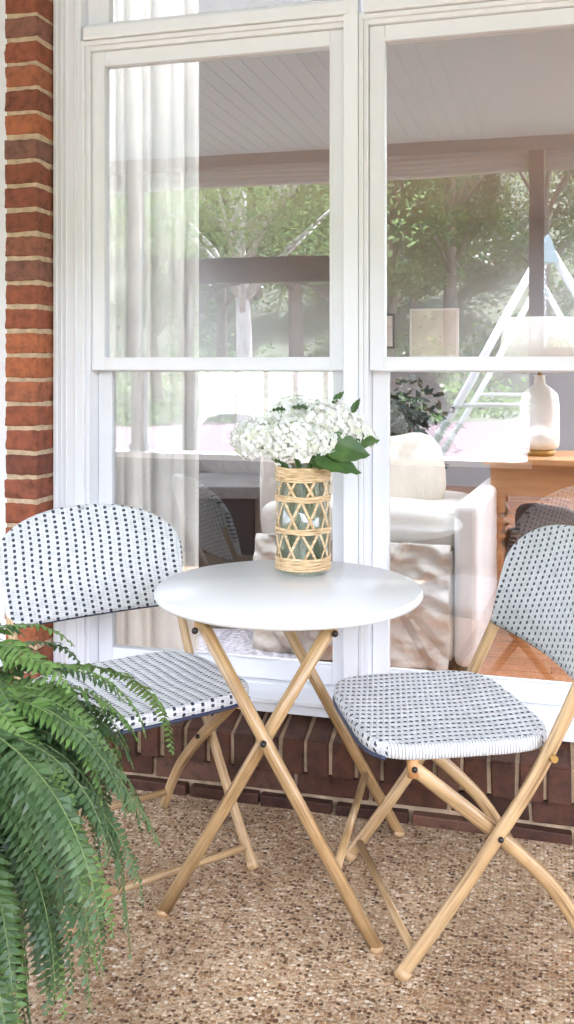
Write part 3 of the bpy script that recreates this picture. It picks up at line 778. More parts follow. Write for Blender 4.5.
m_ = MB(); m_.box((-.235, .09, .02), (.235, .55, .42)); pad(m_, (0, .33, .43), (.47, .5, .1), 5, 24, 10); m_.build('seat_cover', M_taupe, rc, bevel=.02)
mb = MB(); q = P(-.1, 4.0, FZ+.004)
def rug(u, v):
    return (q.x-1.6+1.86*u, q.y-.62+1.7*v, FZ+.004+.02*min(1, 8*min(u,1-u,v,1-v)+.1))
mb.grid(rug, 60, 50); o = mb.build('shag_rug', simple('lavender_grey_shag', (.50,.49,.54), .95, .55, 55, bump=1.0)); tag(o, 'pale lavender shag rug on the wood floor behind the left window', 'rug')
# dark potted tree inside right window, picture and canvas
M_dleaf = simple('dark_indoor_leaf', (.02,.03,.018), .5, .3)
pt = empty('indoor_tree', P(.60, 4.75, FZ)); tag(pt, 'dark leafy potted plant behind the armchair at the left of the right window', 'potted plant')
m_ = MB(); m_.lathe([(.13,0),(.17,.30),(.155,.30),(.14,.26),(.0,.26)], (0,0,0), 24); m_.build('pot', M_black, pt)
m_ = MB(); m_.tube([(0,0,.26),(.02,.01,.7),(-.01,.02,.9)], [.018,.014,.008], 8); m_.build('trunk', simple('plant_trunk', (.09,.06,.04), .8), pt)
m_ = MB(); rd = random.Random(11)
for _ in range(420):
    th, ph_ = rd.uniform(0, 6.28), math.acos(rd.uniform(-1, 1)); r_ = rd.uniform(.08, .26)
    c = Vector((r_*math.sin(ph_)*math.cos(th), r_*math.sin(ph_)*math.sin(th), .76+1.1*r_*math.cos(ph_)))
    d = Vector((rd.uniform(-1,1), rd.uniform(-1,1), rd.uniform(-1,.3))).normalized(); s_ = d.orthogonal().normalized()*.017
    l_ = rd.uniform(.05,.09); m_.quad([c, c+d*l_*.5+s_, c+d*l_, c+d*l_*.5-s_])
m_.build('foliage', M_dleaf, pt)
cv = empty('framed_canvas', P(1.13, 7.2, 1.46), 0); cv.location = (-1.02, BY-.03, 1.50)
tag(cv, 'pale square canvas on the far wall seen through the upper right pane', 'picture')
m_ = MB(); m_.box((-.22,-.02,-.22),(.22,.02,.22)); m_.build('frame', M_white, cv, bevel=.003)
m_ = MB(); m_.box((-.20,-.026,-.20),(.20,-.0205,.20)); m_.build('canvas', simple('cream_canvas', (.62,.62,.55), .8, .1, 4), cv)
for i, (xx, zz, lb) in enumerate([(-4.0, 1.55, 'small dark-framed picture at the far left of the far wall'), (-1.5, 1.52, 'small dark-framed picture right of the bright far window')]):
    pf = empty('framed_picture', (xx, BY-.015, zz)); tag(pf, lb, 'picture', 'dark framed pictures on the far wall')
    m_ = MB(); frame_rect(m_, -.10, .10, -.14, .14, .02, .02, .02, .02, -.01, .01); m_.build('frame', M_black, pf)
    m_ = MB(); m_.box((-.0995,-.004,-.1395),(.0995,.008,.1395)); m_.build('print', simple('print_paper', (.6,.6,.57), .7, .3, 8), pf)

# ================================================================ TABLE
TT = P(.004, 2.279); TY = YAW - R(12)
tb = empty('bistro_table', TT, TY); tag(tb, 'round white bistro table on crossed bamboo-look legs holding the vase', 'table')
tr, tz = .318, .685
m_ = MB(); m_.lathe([(1e-4, tz-.022),(tr-.012, tz-.022),(tr-.004, tz-.019),(tr, tz-.012),(tr, tz-.008),(tr-.002, tz-.003),(tr-.007, tz),(1e-4, tz)], (0,0,0), 128)
top = m_.build('tabletop', M_table, tb)
def leg_pts(s0, v, s1, z1): return [(s0, v, .004), (s0+(s1-s0)*.5, v, z1*.5), (s1, v, z1)]
sl_ = .574
for (v, sg) in ((-.25, 1), (.25, 1), (-.215, -1), (.215, -1)):
    m_ = MB(); m_.tube([(sg*(.2385), v, .003), (sg*(.2385-sl_*.33), v, .33), (sg*(.2385-sl_*.655), v, .655)], .0143, 16, flat=.9, up=(0,1,0))
    lg = m_.build('leg', M_bamboo_t, tb)
    m_ = MB(); m_.lathe([(.0146,0),(.0150,.006),(.0148,.012)], (sg*.2375, v, .0), 16); m_.build('foot_cap', simple('tan_cap', (.42,.27,.13), .5), lg)
for v in (-1, 1):
    m_ = MB(); m_.tube([(.0015, v*.268, .413), (.0015, v*.195, .413)], .0065, 12); m_.ball((.0015, v*.268, .413), .0068); m_.ball((.0015, v*.195, .413), .0068); m_.build('pivot_bolt', M_bolt, tb)
m_ = MB(); m_.tube([(.152, -.245, .15), (.152, .245, .15)], .0095, 12); m_.build('stretcher', M_bamboo_t, tb)
m_ = MB(); m_.tube([(-.152, -.21, .15), (-.152, .21, .15)], .0095, 12)
for sg, vv in ((1, .262), (-1, .228)):
    m_ = MB(); xx = -sg*.142
    m_.box((xx-.011, -vv, .645), (xx+.011, vv, .6625)); m_.build('top_rail', M_bamboo_t, tb, bevel=.004)
    for v in (-1, 1):
        k = MB(); k.ball((xx-sg*.006, v*(vv+.006 if sg > 0 else vv-.0), .643), .0075); k.build('bolt', M_bolt, tb)

# ================================================================ CHAIRS
ZU = [0,.08,.17,.265,.34,.42,.53,.6,.69]
SU = [0,.067,.138,.208,.262,.312,.368,.398,.433]
ZR = [.405,.33,.265,.20,.14,.07,.004]
SR = [.034,.125,.203,.273,.331,.380,.418]
W = .461
def spline(pts, n=5):
    out = []
    for i in range(len(pts)-1):
        p0 = Vector(pts[max(0,i-1)]); p1 = Vector(pts[i]); p2 = Vector(pts[i+1]); p3 = Vector(pts[min(len(pts)-1,i+2)])
        for k in range(n):
            t = k/n
            out.append(.5*((2*p1)+(p2-p0)*t+(2*p0-5*p1+4*p2-p3)*t*t+(3*p1-p0-3*p2+p3)*t**3))
    out.append(Vector(pts[-1])); return out
def make_chair():
    c = empty('bistro_chair')
    for sg in (-1, 1):
        y = sg*W/2
        m_ = MB(); m_.tube(spline([(-s, y, z+.002) for s, z in zip(SU, ZU)], 4), .0150, 16, flat=.72, up=(0,1,0)); up_ = m_.build('back_upright', M_bamboo, c)
        m_ = MB(); m_.tube([(-.0-.003, y, .0), (-.013, y, .016)], .0158, 16, flat=.76, up=(0,1,0)); m_.build('foot_cap', bpy.data.materials['tan_cap'], up_)
        yi = sg*(W/2-.026)
        m_ = MB(); m_.tube(spline([(-s, yi, z) for s, z in zip(SR, ZR)], 4), .0150, 16, flat=.72, up=(0,1,0)); m_.build('rear_leg', M_bamboo, c)
        m_ = MB(); m_.tube([(-.207, sg*(W/2+.0125), .262), (-.207, sg*(W/2-.040), .262)], .0058, 12); m_.ball((-.207, sg*(W/2+.0125), .262), .0062); m_.ball((-.207, sg*(W/2-.040), .262), .0062); m_.build('pivot_bolt', M_bolt, c)
        m_ = MB(); m_.ball((-.036, sg*(W/2-.011), .404), .0062); m_.ball((-.036, sg*(W/2-.041), .404), .0062); m_.build('bolt', M_bolt, c)
        m_ = MB(); m_.tube([(-.038, yi, .385), (-.036, yi, .425)], [.013,.011], 14); m_.build('seat_bracket', bpy.data.materials['orange_wood'], c)
        m_ = MB(); m_.tube([(-.318, sg*(W/2-.01), .418), (-.318, sg*(W/2+.02), .418)], .0075, 12); m_.build('seat_pin', M_brass, c)
    m_ = MB(); m_.tube([(-.032, -W/2, .042), (-.032, W/2, .042)], .0088, 14); m_.build('front_stretcher', M_bamboo, c)
    m_ = MB(); m_.tube([(-.392, -W/2+.026, .052), (-.392, W/2-.026, .052)], .0088, 14); m_.build('rear_stretcher', M_bamboo, c)
    m_ = MB(); m_.tube([(-.318, -W/2+.01, .418), (-.318, W/2-.01, .418)], .008, 12); m_.build('seat_rail', M_bamboo, c)
    # seat: rounded plate; s from -.055 (front) to .315
    x_f, x_b, hw = .056, -.350, .228
    zc = .438
    def outline(th):
        cx, sy = math.cos(th), math.sin(th)
        p = 4.6
        ex = math.copysign(abs(cx)**(2/p), cx); ey = math.copysign(abs(sy)**(2/p), sy)
        x = (x_f+x_b)/2 + (x_f-x_b)/2*ex
        y = hw*ey*(1-.0*ex)
        return x, y
    m_ = MB(); seg = 144
    rings = [(0.0,.0),(.35,.0),(.7,.0),(.93,.0),(.965,-.001),(.985,-.004),(.997,-.010),(1.0,-.017),(.997,-.024),(.985,-.029),(.96,-.031),(.5,-.031),(0.0,-.031)]
    n0 = len(m_.v); x0 = (x_f+x_b)/2
    for (rr_, dz) in rings:
        for k in range(seg):
            x, y = outline(2*math.pi*k/seg)
            if rr_ < .9: X, Y_ = x0+(x-x0)*rr_, y*rr_
            else:
                dd = (1-rr_)*.2; l = math.hypot(x-x0, y); X, Y_ = x0+(x-x0)*(1-dd/l), y*(1-dd/l)
            crown = -.006*(1-(min(1, rr_))**2) if dz > -.02 else 0
            m_.v.append((X, Y_, zc+.016+dz+crown))
    for i in range(len(rings)-1):
        for k in range(seg):
            k2 = (k+1) % seg
            x, y = outline(2*math.pi*(k+.5)/seg)
            side = abs(y) > hw*.90 and i >= 3
            m_.face([n0+i*seg+k, n0+i*seg+k2, n0+(i+1)*seg+k2, n0+(i+1)*seg+k][::-1], 1 if side else 0, True)
    # raised strands: navy squares sit in the hollows between them
    def wv(x, y):
        v = x-.447; wob = .07*math.sin(37*y)+.07*math.sin(31*v)
        u1 = y/.0245+wob; v1 = v/.0132+wob
        uu = abs(u1-math.floor(u1)-.5); v2 = v1+.5*(math.floor(u1) % 2); vv = abs(v2-math.floor(v2)-.5)
        q = max((uu-.185)/.33, (vv-.30)/.12)
        k_ = v1*2; k_ = abs(k_-math.floor(k_)-.5)
        return (.0021*min(1, max(0, q))**.6)*(1-1.2*max(0, k_-.25))
    st_ = .00165; nx, ny = int((x_f-x_b)*.965/st_), int(2*hw*.965/st_); gx0, gy0 = x_b+.0065, -hw*.965; idx = {}
    for i in range(nx+1):
        for j in range(ny+1):
            x, y = gx0+i*st_, gy0+j*st_; dx, dy = x-x0, y
            p = 4.6
            rho = (abs(dx)/((x_f-x_b)/2))**p+(abs(dy)/hw)**p
            if rho < .84:
                idx[(i, j)] = len(m_.v); cr_ = rho**(1/p)
                m_.v.append((x, y, zc+.016-.006*(1-min(1, cr_)**2)+.0002+wv(x, y)*min(1, (.84-rho)*12)))
    for (i, j), a in idx.items():
        b_, c_, d_ = idx.get((i+1, j)), idx.get((i+1, j+1)), idx.get((i, j+1))
        if None not in (b_, c_, d_): m_.face([a, b_, c_, d_], 0, True)
    st = m_.build('seat', [M_wseat, M_wrap], c)
    m_ = MB(); pts = []
    for k in range(72):
        x, y = outline(2*math.pi*k/72); l = math.hypot(x-x0, y); pts.append((x0+(x-x0)*(1-.001/l), y*(1-.001/l), zc-.0145))
    m_.tube([p for p in (pts[54:]+pts[:19]) if abs(p[1]) < .205 and p[0] > x0], .0042, 8); m_.build('piping', M_navy, st)
    # back: curved panel, flares then rounds at top
    z0, z1 = .568, .828
    def half(v):
        # v 0..1 up the panel
        base = .222+.03*math.sin(min(1, v/.62)*math.pi/2)
        if v > .48:
            q = (v-.48)/.52; base *= (1-q**2.4)**(1/2.1)*1.0 if q < 1 else 0
        return max(base, .001)
    def sx(z): 
        for i in range(len(ZU)-1):
            if ZU[i] <= z <= ZU[i+1]: return SU[i]+(SU[i+1]-SU[i])*(z-ZU[i])/(ZU[i+1]-ZU[i])
        return SU[-1]+(z-ZU[-1])*.34
    nU, nV = 44, 34; th = .010
    def vmap(j):
        t = j/nV; return 1-(1-t)**1.7 if True else t
    def surf(u, v, off):
        z = z0+(z1-z0)*v; h = half(v); y = (2*u-1)*h
        x = -(sx(z)-.012) - .030*(1-(y/.25)**2) + off
        zz = z - .004*(1-(y/.25)**2)
        return (x, y, zz)
    m_ = MB(); n0 = 0
    for sd_, off in ((0, th), (1, -th)):
        for i in range(nU+1):
            for j in range(nV+1): m_.v.append(surf(i/nU, vmap(j), off))
    K = (nU+1)*(nV+1)
    for i in range(nU):
        for j in range(nV):
            a = i*(nV+1)+j
            m_.face([a, a+nV+1, a+nV+2, a+1], 0, True); m_.face([K+a, K+a+1, K+a+nV+2, K+a+nV+1], 0, True)
    for j in range(nV):
        m_.face([j, j+1, K+j+1, K+j], 0, True); a = nU*(nV+1)+j; m_.face([a, K+a, K+a+1, a+1], 0, True)
    for i in range(nU):
        a = i*(nV+1); m_.face([a, K+a, K+a+nV+1, a+nV+1], 0); a += nV; m_.face([a, a+nV+1, K+a+nV+1, K+a], 0, True)
    bk_ = m_.build('backrest', M_wback, c)
    # rolled rim of the panel and navy line along its bottom edge
    pts = [surf(0, vmap(j), 0) for j in range(nV+1)] + [surf(i/nU, 1, 0) for i in range(1, nU)] + [surf(1, vmap(j), 0) for j in range(nV, -1, -1)]
    m_ = MB(); m_.tube(pts, .0112, 10); m_.build('rim', M_wback, bk_)
    m_ = MB(); m_.tube([surf(i/nU, 0, 0) for i in range(nU+1)] , .0065, 10); m_.build('piping', M_navy, bk_)
    return c
simple('orange_wood', (.50,.25,.09), .5, .15, 20)
ch = make_chair()
def put_chair(c, Fx, Fd, ang, sign):
    # Fx,Fd: reference front foot in camera ground coordinates; ang: direction front->rear
    e = Vector((math.sin(ang), math.cos(ang))); n = Vector((-math.cos(ang), math.sin(ang)))
    mid = Vector((Fx, Fd)) + n*W/2
    p = P(mid.x, mid.y); f = P(-e.x, -e.y) - P(0, 0)
    c.location = p; c.rotation_euler = (0, 0, math.atan2(f.y, f.x))
put_chair(ch, -.0788, 2.302, R(-34.5), -1)
tag(ch, 'white and navy woven bistro chair on the left beside the fern, facing the camera', 'chair', 'folding bistro chairs at the round table')
c2 = copy_tree(ch); put_chair(c2, .2208, 1.8943, R(80.6), 1)
tag(c2, 'white and navy woven bistro chair on the right, turned sideways to the table', 'chair')

# ================================================================ VASE + FLOWERS
VP = P(.041, 2.447, tz+.001)
vs = empty('glass_vase', VP, R(20)); tag(vs, 'clear glass vase in an open woven rattan sleeve on the white table', 'vase')
m_ = MB(); m_.lathe([(.0,.0),(.060,.0),(.0635,.004),(.0635,.266),(.0605,.266),(.0605,.012),(.0,.010)], (0,0,0), 48); m_.build('glass', M_jar, vs)
def mat_rattan():
    m, t, b = new_mat('rattan'); tc = N(t, 'ShaderNodeTexCoord')
    mp = N(t, 'ShaderNodeMapping'); mp.inputs['Scale'].default_value = (40,40,300); t.links.new(tc.outputs['Object'], mp.inputs[0])
    nz = N(t, 'ShaderNodeTexNoise'); nz.inputs['Scale'].default_value = 1; nz.inputs['Detail'].default_value = 3; t.links.new(mp.outputs[0], nz.inputs[0])
    rp = ramp(t, [(.3, (.42,.26,.12)), (.5, (.61,.43,.235)), (.7, (.75,.58,.36))]); t.links.new(nz.outputs[0], rp.inputs[0]); t.links.new(rp.outputs[0], b.inputs['Base Color'])
    b.inputs['Roughness'].default_value = .6
    return m
M_rat = mat_rattan()
rv = .0685
rnd = random.Random(21)
m_ = MB()
def ring(zc_, rad=.0029, r=rv, amp=.001):
    ph = rnd.uniform(0, 6.28); k = rnd.choice((3,4,5))
    m_.tube([((r+amp*math.sin(k*a*2+ph))*math.cos(a), (r+amp*math.sin(k*a*2+ph))*math.sin(a), zc_+amp*math.sin(k*a+ph)) for a in [2*math.pi*i/60 for i in range(60)]], rad, 6, closed=True)
for z in (.012,.0165,.021,.0255,.030,.0345,.039): ring(z)
for z in (.104,.109,.1135): ring(z, r=rv+.001)
for z in (.184,.189,.194): ring(z, r=rv+.001)
for z in (.234,.2385,.243,.2475,.252,.2565,.261,.265): ring(z)
m_.build('woven_band', M_rat, vs)
m_ = MB()
nS = 9
for (za, zb) in ((.038,.106),(.112,.186),(.192,.236)):
    for k in range(nS):
        for sg in (-1, 1):
            a0 = 2*math.pi*k/nS + sg*.17 + rnd.uniform(-.06,.06); a1 = a0 - sg*(.52 if zb-za > .05 else .36) + rnd.uniform(-.05,.05)
            rr_ = rv-.001+sg*.0008
            m_.tube([(rr_*math.cos(a0+(a1-a0)*t), rr_*math.sin(a0+(a1-a0)*t), za+(zb-za)*t) for t in (0,.25,.5,.75,1)], .0036, 8, flat=.35, up=(math.cos((a0+a1)/2), math.sin((a0+a1)/2), 0))
m_.build('lattice_strips', M_rat, vs)

def mat_petal():
    m, t, b = new_mat('hydrangea_petal'); oi = N(t, 'ShaderNodeAttribute', attribute_name='tone')
    rp = ramp(t, [(0, (.76,.78,.60)), (.3, (.85,.86,.78)), (1, (.90,.895,.88))]); t.links.new(oi.outputs['Fac'], rp.inputs[0])
    b.inputs['Roughness'].default_value = .6
    tr = N(t, 'ShaderNodeBsdfTranslucent'); mx = N(t, 'ShaderNodeMixShader'); mx.inputs[0].default_value = .3
    t.links.new(rp.outputs[0], b.inputs['Base Color']); t.links.new(rp.outputs[0], tr.inputs[0])
    t.links.new(b.outputs[0], mx.inputs[1]); t.links.new(tr.outputs[0], mx.inputs[2]); t.links.new(mx.outputs[0], t.nodes['Material Output'].inputs[0])
    return m
M_petal = mat_petal()
def mat_leaf(name, c0, c1, tl=.25, scale=25):
    m, t, b = new_mat(name); tc = N(t, 'ShaderNodeTexCoord'); nz = N(t, 'ShaderNodeTexNoise'); nz.inputs['Scale'].default_value = scale; nz.inputs['Detail'].default_value = 3
    t.links.new(tc.outputs['Object'], nz.inputs[0]); rp = ramp(t, [(.3, c0), (.7, c1)]); t.links.new(nz.outputs[0], rp.inputs[0])
    t.links.new(rp.outputs[0], b.inputs['Base Color']); b.inputs['Roughness'].default_value = .45
    tr = N(t, 'ShaderNodeBsdfTranslucent'); mx = N(t, 'ShaderNodeMixShader'); mx.inputs[0].default_value = tl
    t.links.new(rp.outputs[0], tr.inputs[0]); t.links.new(b.outputs[0], mx.inputs[1]); t.links.new(tr.outputs[0], mx.inputs[2]); t.links.new(mx.outputs[0], t.nodes['Material Output'].inputs[0])
    return m
M_hleaf = mat_leaf('hydrangea_leaf', (.035,.085,.02), (.09,.17,.035), .2)
M_stem = simple('green_stem', (.10,.19,.04), .5)
bq = empty('hydrangea_bouquet', VP, YAW); tag(bq, 'bunch of white hydrangea heads with green leaves standing in the vase', 'flowers')
heads = [(-.105,-.015,.335,.068),(-.030,-.045,.335,.076),(-.020,.02,.385,.070),(.055,-.005,.375,.074),(.11,.02,.350,.060),(.035,-.055,.335,.052),(-.135,.03,.335,.050),(.155,.03,.335,.036)]
for hi_, (hx, hy, hz, hr) in enumerate(heads):
    me = bpy.data.meshes.new('flower_head'); vv_, ff_, tn_ = [], [], []
    nfl = int(300*(hr/.07)**2)
    for k in range(nfl):
        zc_ = 1-2*(k+.5)/nfl
        if zc_ < -.75: continue
        th = k*2.39996; sr = math.sqrt(1-zc_*zc_)
        nrm = Vector((sr*math.cos(th), sr*math.sin(th), zc_)); nrm = (nrm+Vector([rnd.gauss(0,.22) for _ in range(3)])).normalized()
        rr_ = hr*rnd.uniform(.80, 1.07)*(1+.12*math.sin(3*th+hi_)*sr)
        ctr = Vector((hx,hy,hz)) + Vector((sr*math.cos(th), sr*math.sin(th), zc_*.86))*rr_
        t1 = nrm.orthogonal().normalized(); t1.rotate(Matrix.Rotation(rnd.uniform(0,6.28), 3, nrm)); t2 = nrm.cross(t1)
        s_ = rnd.uniform(.0065,.0090); tone = rnd.random()**.7 * (.55 if rnd.random() < .25 else 1)
        for q in range(4):
            a = q*math.pi/2; d = t1*math.cos(a)+t2*math.sin(a); e = nrm.cross(d)
            lift = rnd.uniform(-.1,.45)
            n = len(vv_)
            vv_ += [tuple(ctr), tuple(ctr+d*s_*.55+e*s_*.52+nrm*s_*.15*lift), tuple(ctr+d*s_*1.1+e*s_*.33+nrm*s_*lift), tuple(ctr+d*s_*1.1-e*s_*.33+nrm*s_*lift), tuple(ctr+d*s_*.55-e*s_*.52+nrm*s_*.15*lift)]
            ff_.append((n,n+1,n+2,n+3,n+4)); tn_.append(tone)
    me.from_pydata(vv_, [], ff_); at = me.attributes.new('tone', 'FLOAT', 'FACE'); at.data.foreach_set('value', tn_); me.materials.append(M_petal)
    o = bpy.data.objects.new('flower_head', me); COL.objects.link(o); o.parent = bq
    m_ = MB(); bx, by = rnd.uniform(-.045,.045), rnd.uniform(-.045,.045)
    m_.tube(spline([(bx, by, .015), (bx*.6+hx*.1, by*.6, .12), (hx*.3, hy*.3, .25), (hx, hy, hz-.02)], 5), .0042, 8); m_.build('stem', M_stem, bq)
    
def leaf_mesh(L_, Wd, curl=.25, fold=.25, n=10):
    m_ = MB()
    def f(u, v):
        t = u; wdt = Wd*math.sin(math.pi*min(1, t**.75))**.8*(1-.15*t) if 0 < t < 1 else 0.0005
        s_ = (2*v-1)
        return (t*L_, s_*wdt, -curl*L_*t*t + fold*abs(s_)*wdt + .004*math.sin(t*26)*abs(s_))
    m_.grid(f, n, 6); return m_
leafs = [((.045,-.075,.325),(R(62),R(6),R(2)),.125,.042),((.025,-.085,.292),(R(48),R(8),R(-6)),.120,.032),((.02,-.06,.290),(R(40),R(5),R(-25)),.085,.034),((.075,.01,.425),(R(60),R(-50),R(10)),.045,.010),((.125,.01,.40),(R(60),R(-65),R(10)),.045,.010),((-.045,-.045,.41),(R(30),R(-10),R(190)),.04,.013),((-.03,-.04,.415),(R(20),R(-10),R(-10)),.055,.016),((.12,-.03,.325),(R(50),R(-14),R(5)),.075,.024)]
for (lc, lr, ll, lw_) in leafs:
    m_ = leaf_mesh(ll, lw_); o = m_.build('leaf', M_hleaf, bq, lc); o.rotation_euler = lr

# ================================================================ FERN
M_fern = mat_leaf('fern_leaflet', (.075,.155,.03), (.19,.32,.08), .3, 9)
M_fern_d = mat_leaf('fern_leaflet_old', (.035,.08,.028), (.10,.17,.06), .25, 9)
M_rach = simple('fern_rachis', (.12,.17,.05), .6)
FP = P(-.625, 1.60, 0)
pl_ = empty('planter', FP); tag(pl_, 'tall dark pot on the left edge under the fern fronds', 'pot')
m_ = MB(); m_.lathe([(.0,.0),(.10,.0),(.105,.02),(.12,.58),(.13,.59),(.13,.62),(.12,.62),(.11,.58),(.0,.575)], (0,0,0), 40); m_.build('body', simple('dark_clay', (.10,.075,.06), .7, .2), pl_)
m_ = MB(); m_.lathe([(.0,.582),(.108,.578)], (0,0,0), 30); m_.build('soil', simple('potting_soil', (.03,.02,.015), .95, .4, bump=.8), pl_)
fern = empty('boston_fern', FP+Vector((0,0,.65)), YAW); tag(fern, 'lush green fern with long arching fronds spilling over the left chair', 'fern')
fr = random.Random(33)
def frond(az, L_, up, droop, parent, mat, pw=.046, roll=0, base=(0,0,0), into=None):
    """az: compass in fern frame (0 = right, -90 = towards camera); up: launch angle"""
    n = 46; pos = Vector(base); ang = up; pts = [pos.copy()]; dirs = []
    mc, a_ = 0, up
    for i in range(n): a_ = max(R(-84), a_-droop*(1.6*i/n+.15)/n*1.05); mc += math.cos(a_)/n
    L_ = min(L_, fr.uniform(.26, .39)/(mc*max(.35, math.cos(az))))
    h = Vector((math.cos(az), math.sin(az), 0)); step = L_/n; side = Vector((-math.sin(az), math.cos(az), 0))
    bend = fr.uniform(-.25,.25)
    for i in range(n):
        t = i/n; ang -= droop*(1.6*t+.15)/n*1.05
        ang = max(ang, R(-84))
        d = h*math.cos(ang)+Vector((0,0,1))*math.sin(ang)+side*bend*t*.5; d.normalize()
        pos = pos+d*step; pts.append(pos.copy()); dirs.append(d)
    m_ = into if into is not None else MB(); m_.tube([pts[i] for i in range(0, n+1, 3)]+[pts[-1]], [.0022*(1-.7*i/ (n/3+1)) for i in range(len(range(0, n+1, 3))+1)], 5, 1)
    N_ = int(L_/.0122)
    for k in range(N_):
        t = .10+.90*k/N_; f = t*n; i = min(n-1, int(f)); p = pts[i].lerp(pts[i+1], f-i); d = dirs[i]
        s0 = d.cross(Vector((0,0,1))); 
        if s0.length < .1: s0 = side.copy()
        s0 = (s0.normalized() if s0.dot(side) <= 0 else -s0.normalized())
        s0.rotate(Matrix.Rotation(roll, 3, d)); up_ = s0.cross(d).normalized()
        if up_.z < 0: up_ = -up_
        env = min(1, (t-.02)/.16)**.7*(1-((t-.1)/.9)**2.6)**.8
        for sg in (-1, 1):
            if fr.random() < .03: continue
            ln = pw*env*fr.uniform(.76,1.10)+.004
            wd = .0072*(.5+.5*env)
            tip = (s0*sg + d*.38 - up_*fr.uniform(.0,.35)).normalized()
            w_ = d*wd
            tw = up_*wd*fr.uniform(-.5,.5)
            q0 = p + d*(.003 if sg > 0 else 0)
            a = q0 - w_*.45; b_ = q0 + w_*.8
            m1 = q0 + tip*ln*.55
            c1 = m1 - w_*.75 - tw + up_*ln*.05; c2 = m1 + w_*.75 + tw + up_*ln*.05
            e = q0 + tip*ln - up_*ln*.08
            nn = len(m_.v); m_.v += [tuple(v) for v in (a, b_, c2, c1, e)]
            m_.face([nn, nn+1, nn+2, nn+3]); m_.face([nn+3, nn+2, nn+4])
    return m_.build('frond', [mat, M_rach], parent) if into is None else None
# visible fronds: azimuth, length, launch, droop
spec = []
for k in range(98):
    az = R(fr.uniform(-125, 45)) if k < 88 else R(fr.uniform(75, 220))
    L_ = fr.uniform(.36, .64); up = R(fr.uniform(-35, 30)); dr = R(fr.uniform(75, 130))
    if k % 6 == 0: up = R(fr.uniform(35, 60)); L_ = fr.uniform(.24, .32); dr = R(110)
    elif k % 6 == 3: L_ = fr.uniform(.52, .68); up = R(fr.uniform(-50, -10))
    if -60 > math.degrees(az): L_ *= .85
    spec.append((az, L_, up, dr))
spec = spec[:92] + [(R(-12), .50, R(-22), R(62)), (R(-25), .60, R(-30), R(58)), (R(-38), .58, R(-25), R(60)), (R(-5), .46, R(-5), R(80)), (R(-50), .62, R(-35), R(50)), (R(-30), .42, R(5), R(85)), (R(-20), .56, R(-38), R(48)), (R(-45), .50, R(-10), R(75))]
for (az, L_, up, dr) in spec:
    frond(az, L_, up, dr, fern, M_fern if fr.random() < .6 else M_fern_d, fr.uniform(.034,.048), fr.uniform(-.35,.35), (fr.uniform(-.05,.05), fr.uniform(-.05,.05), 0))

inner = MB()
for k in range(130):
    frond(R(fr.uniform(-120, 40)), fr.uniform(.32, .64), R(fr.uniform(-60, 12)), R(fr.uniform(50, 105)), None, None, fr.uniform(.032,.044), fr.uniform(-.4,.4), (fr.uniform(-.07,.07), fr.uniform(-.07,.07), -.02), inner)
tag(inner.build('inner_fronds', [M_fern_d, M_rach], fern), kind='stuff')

# ================================================================ YARD (seen mirrored in the glass)
def bark(name, c): return simple(name, c, .9, .3, 14, bump=.6, stretch=(1,1,.25))
M_bark = bark('bark', (.16,.13,.10)); M_bark_p = bark('pale_bark', (.55,.52,.48))
M_crA = mat_leaf('tree_leaf', (.05,.10,.03), (.14,.24,.08), .3, 1.2)
M_crB = mat_leaf('tree_leaf_light', (.10,.18,.06), (.24,.34,.14), .3, 1.2)
def make_tree(h, cr, seed, bk_, lf, nleaf=9000, ls=.11, low=.3):
    r = random.Random(seed); t = empty('tree')
    m_ = MB(); m_.tube(spline([(0,0,-.5),(r.uniform(-.2,.2),r.uniform(-.2,.2),h*.35),(r.uniform(-.4,.4),r.uniform(-.4,.4),h*.8)],5), [h*.022*(1-.07*i) for i in range(11)], 10)
    cl = []
    for k in range(14):
        a = r.uniform(0, 6.28); z = h*r.uniform(low+.05, .95); rad = cr*(1-.45*abs(z/h-.6)/.4)*r.uniform(.35,.9)
        c = Vector((math.cos(a)*rad, math.sin(a)*rad, z)); cl.append((c, cr*r.uniform(.28,.5)))
        m_.tube([(0,0,z*.65), (c.x*.5, c.y*.5, z*.85), tuple(c)], [h*.008,h*.005,h*.002], 6)
    m_.build('trunk', bk_, t)
    m_ = MB()
    for k in range(nleaf):
        c, rr_ = r.choice(cl); d = Vector([r.gauss(0,1) for _ in range(3)]).normalized()*rr_*r.uniform(.4,1.08)
        p = c+Vector((d.x, d.y, d.z*.75)); a = Vector([r.gauss(0,1) for _ in range(3)]).normalized(); b_ = a.orthogonal().normalized()
        s_ = ls*r.uniform(.5,1.2); m_.quad([p-a*s_, p+b_*s_*.5, p+a*s_, p-b_*s_*.5])
    m_.build('crown', lf, t)
    return t
def mirror_of(px, d):
    "where a yard object stands whose mirror image in the panes is seen along px at d metres"
    x = (px-287)/960*d; q = P(x, d); return Vector((q.x, .27-q.y, 0))
protos = [make_tree(11, 3.2, 1, M_bark, M_crA), make_tree(9, 2.8, 2, M_bark, M_crB), make_tree(13, 3.6, 3, M_bark, M_crA, 10000)]
used = [False]*3
tr_ = random.Random(77)
spots = []
for row, d in enumerate((34, 42, 50, 60, 72)):
    n = 6+row//2
    for k in range(n):
        px = 150 + (470*(k+.5*(row % 2))/n) + tr_.uniform(-14, 14)
        spots.append((px, d+tr_.uniform(-3, 3), row, k))
ORD = ['first','second','third','fourth','fifth','sixth','seventh','eighth','ninth']
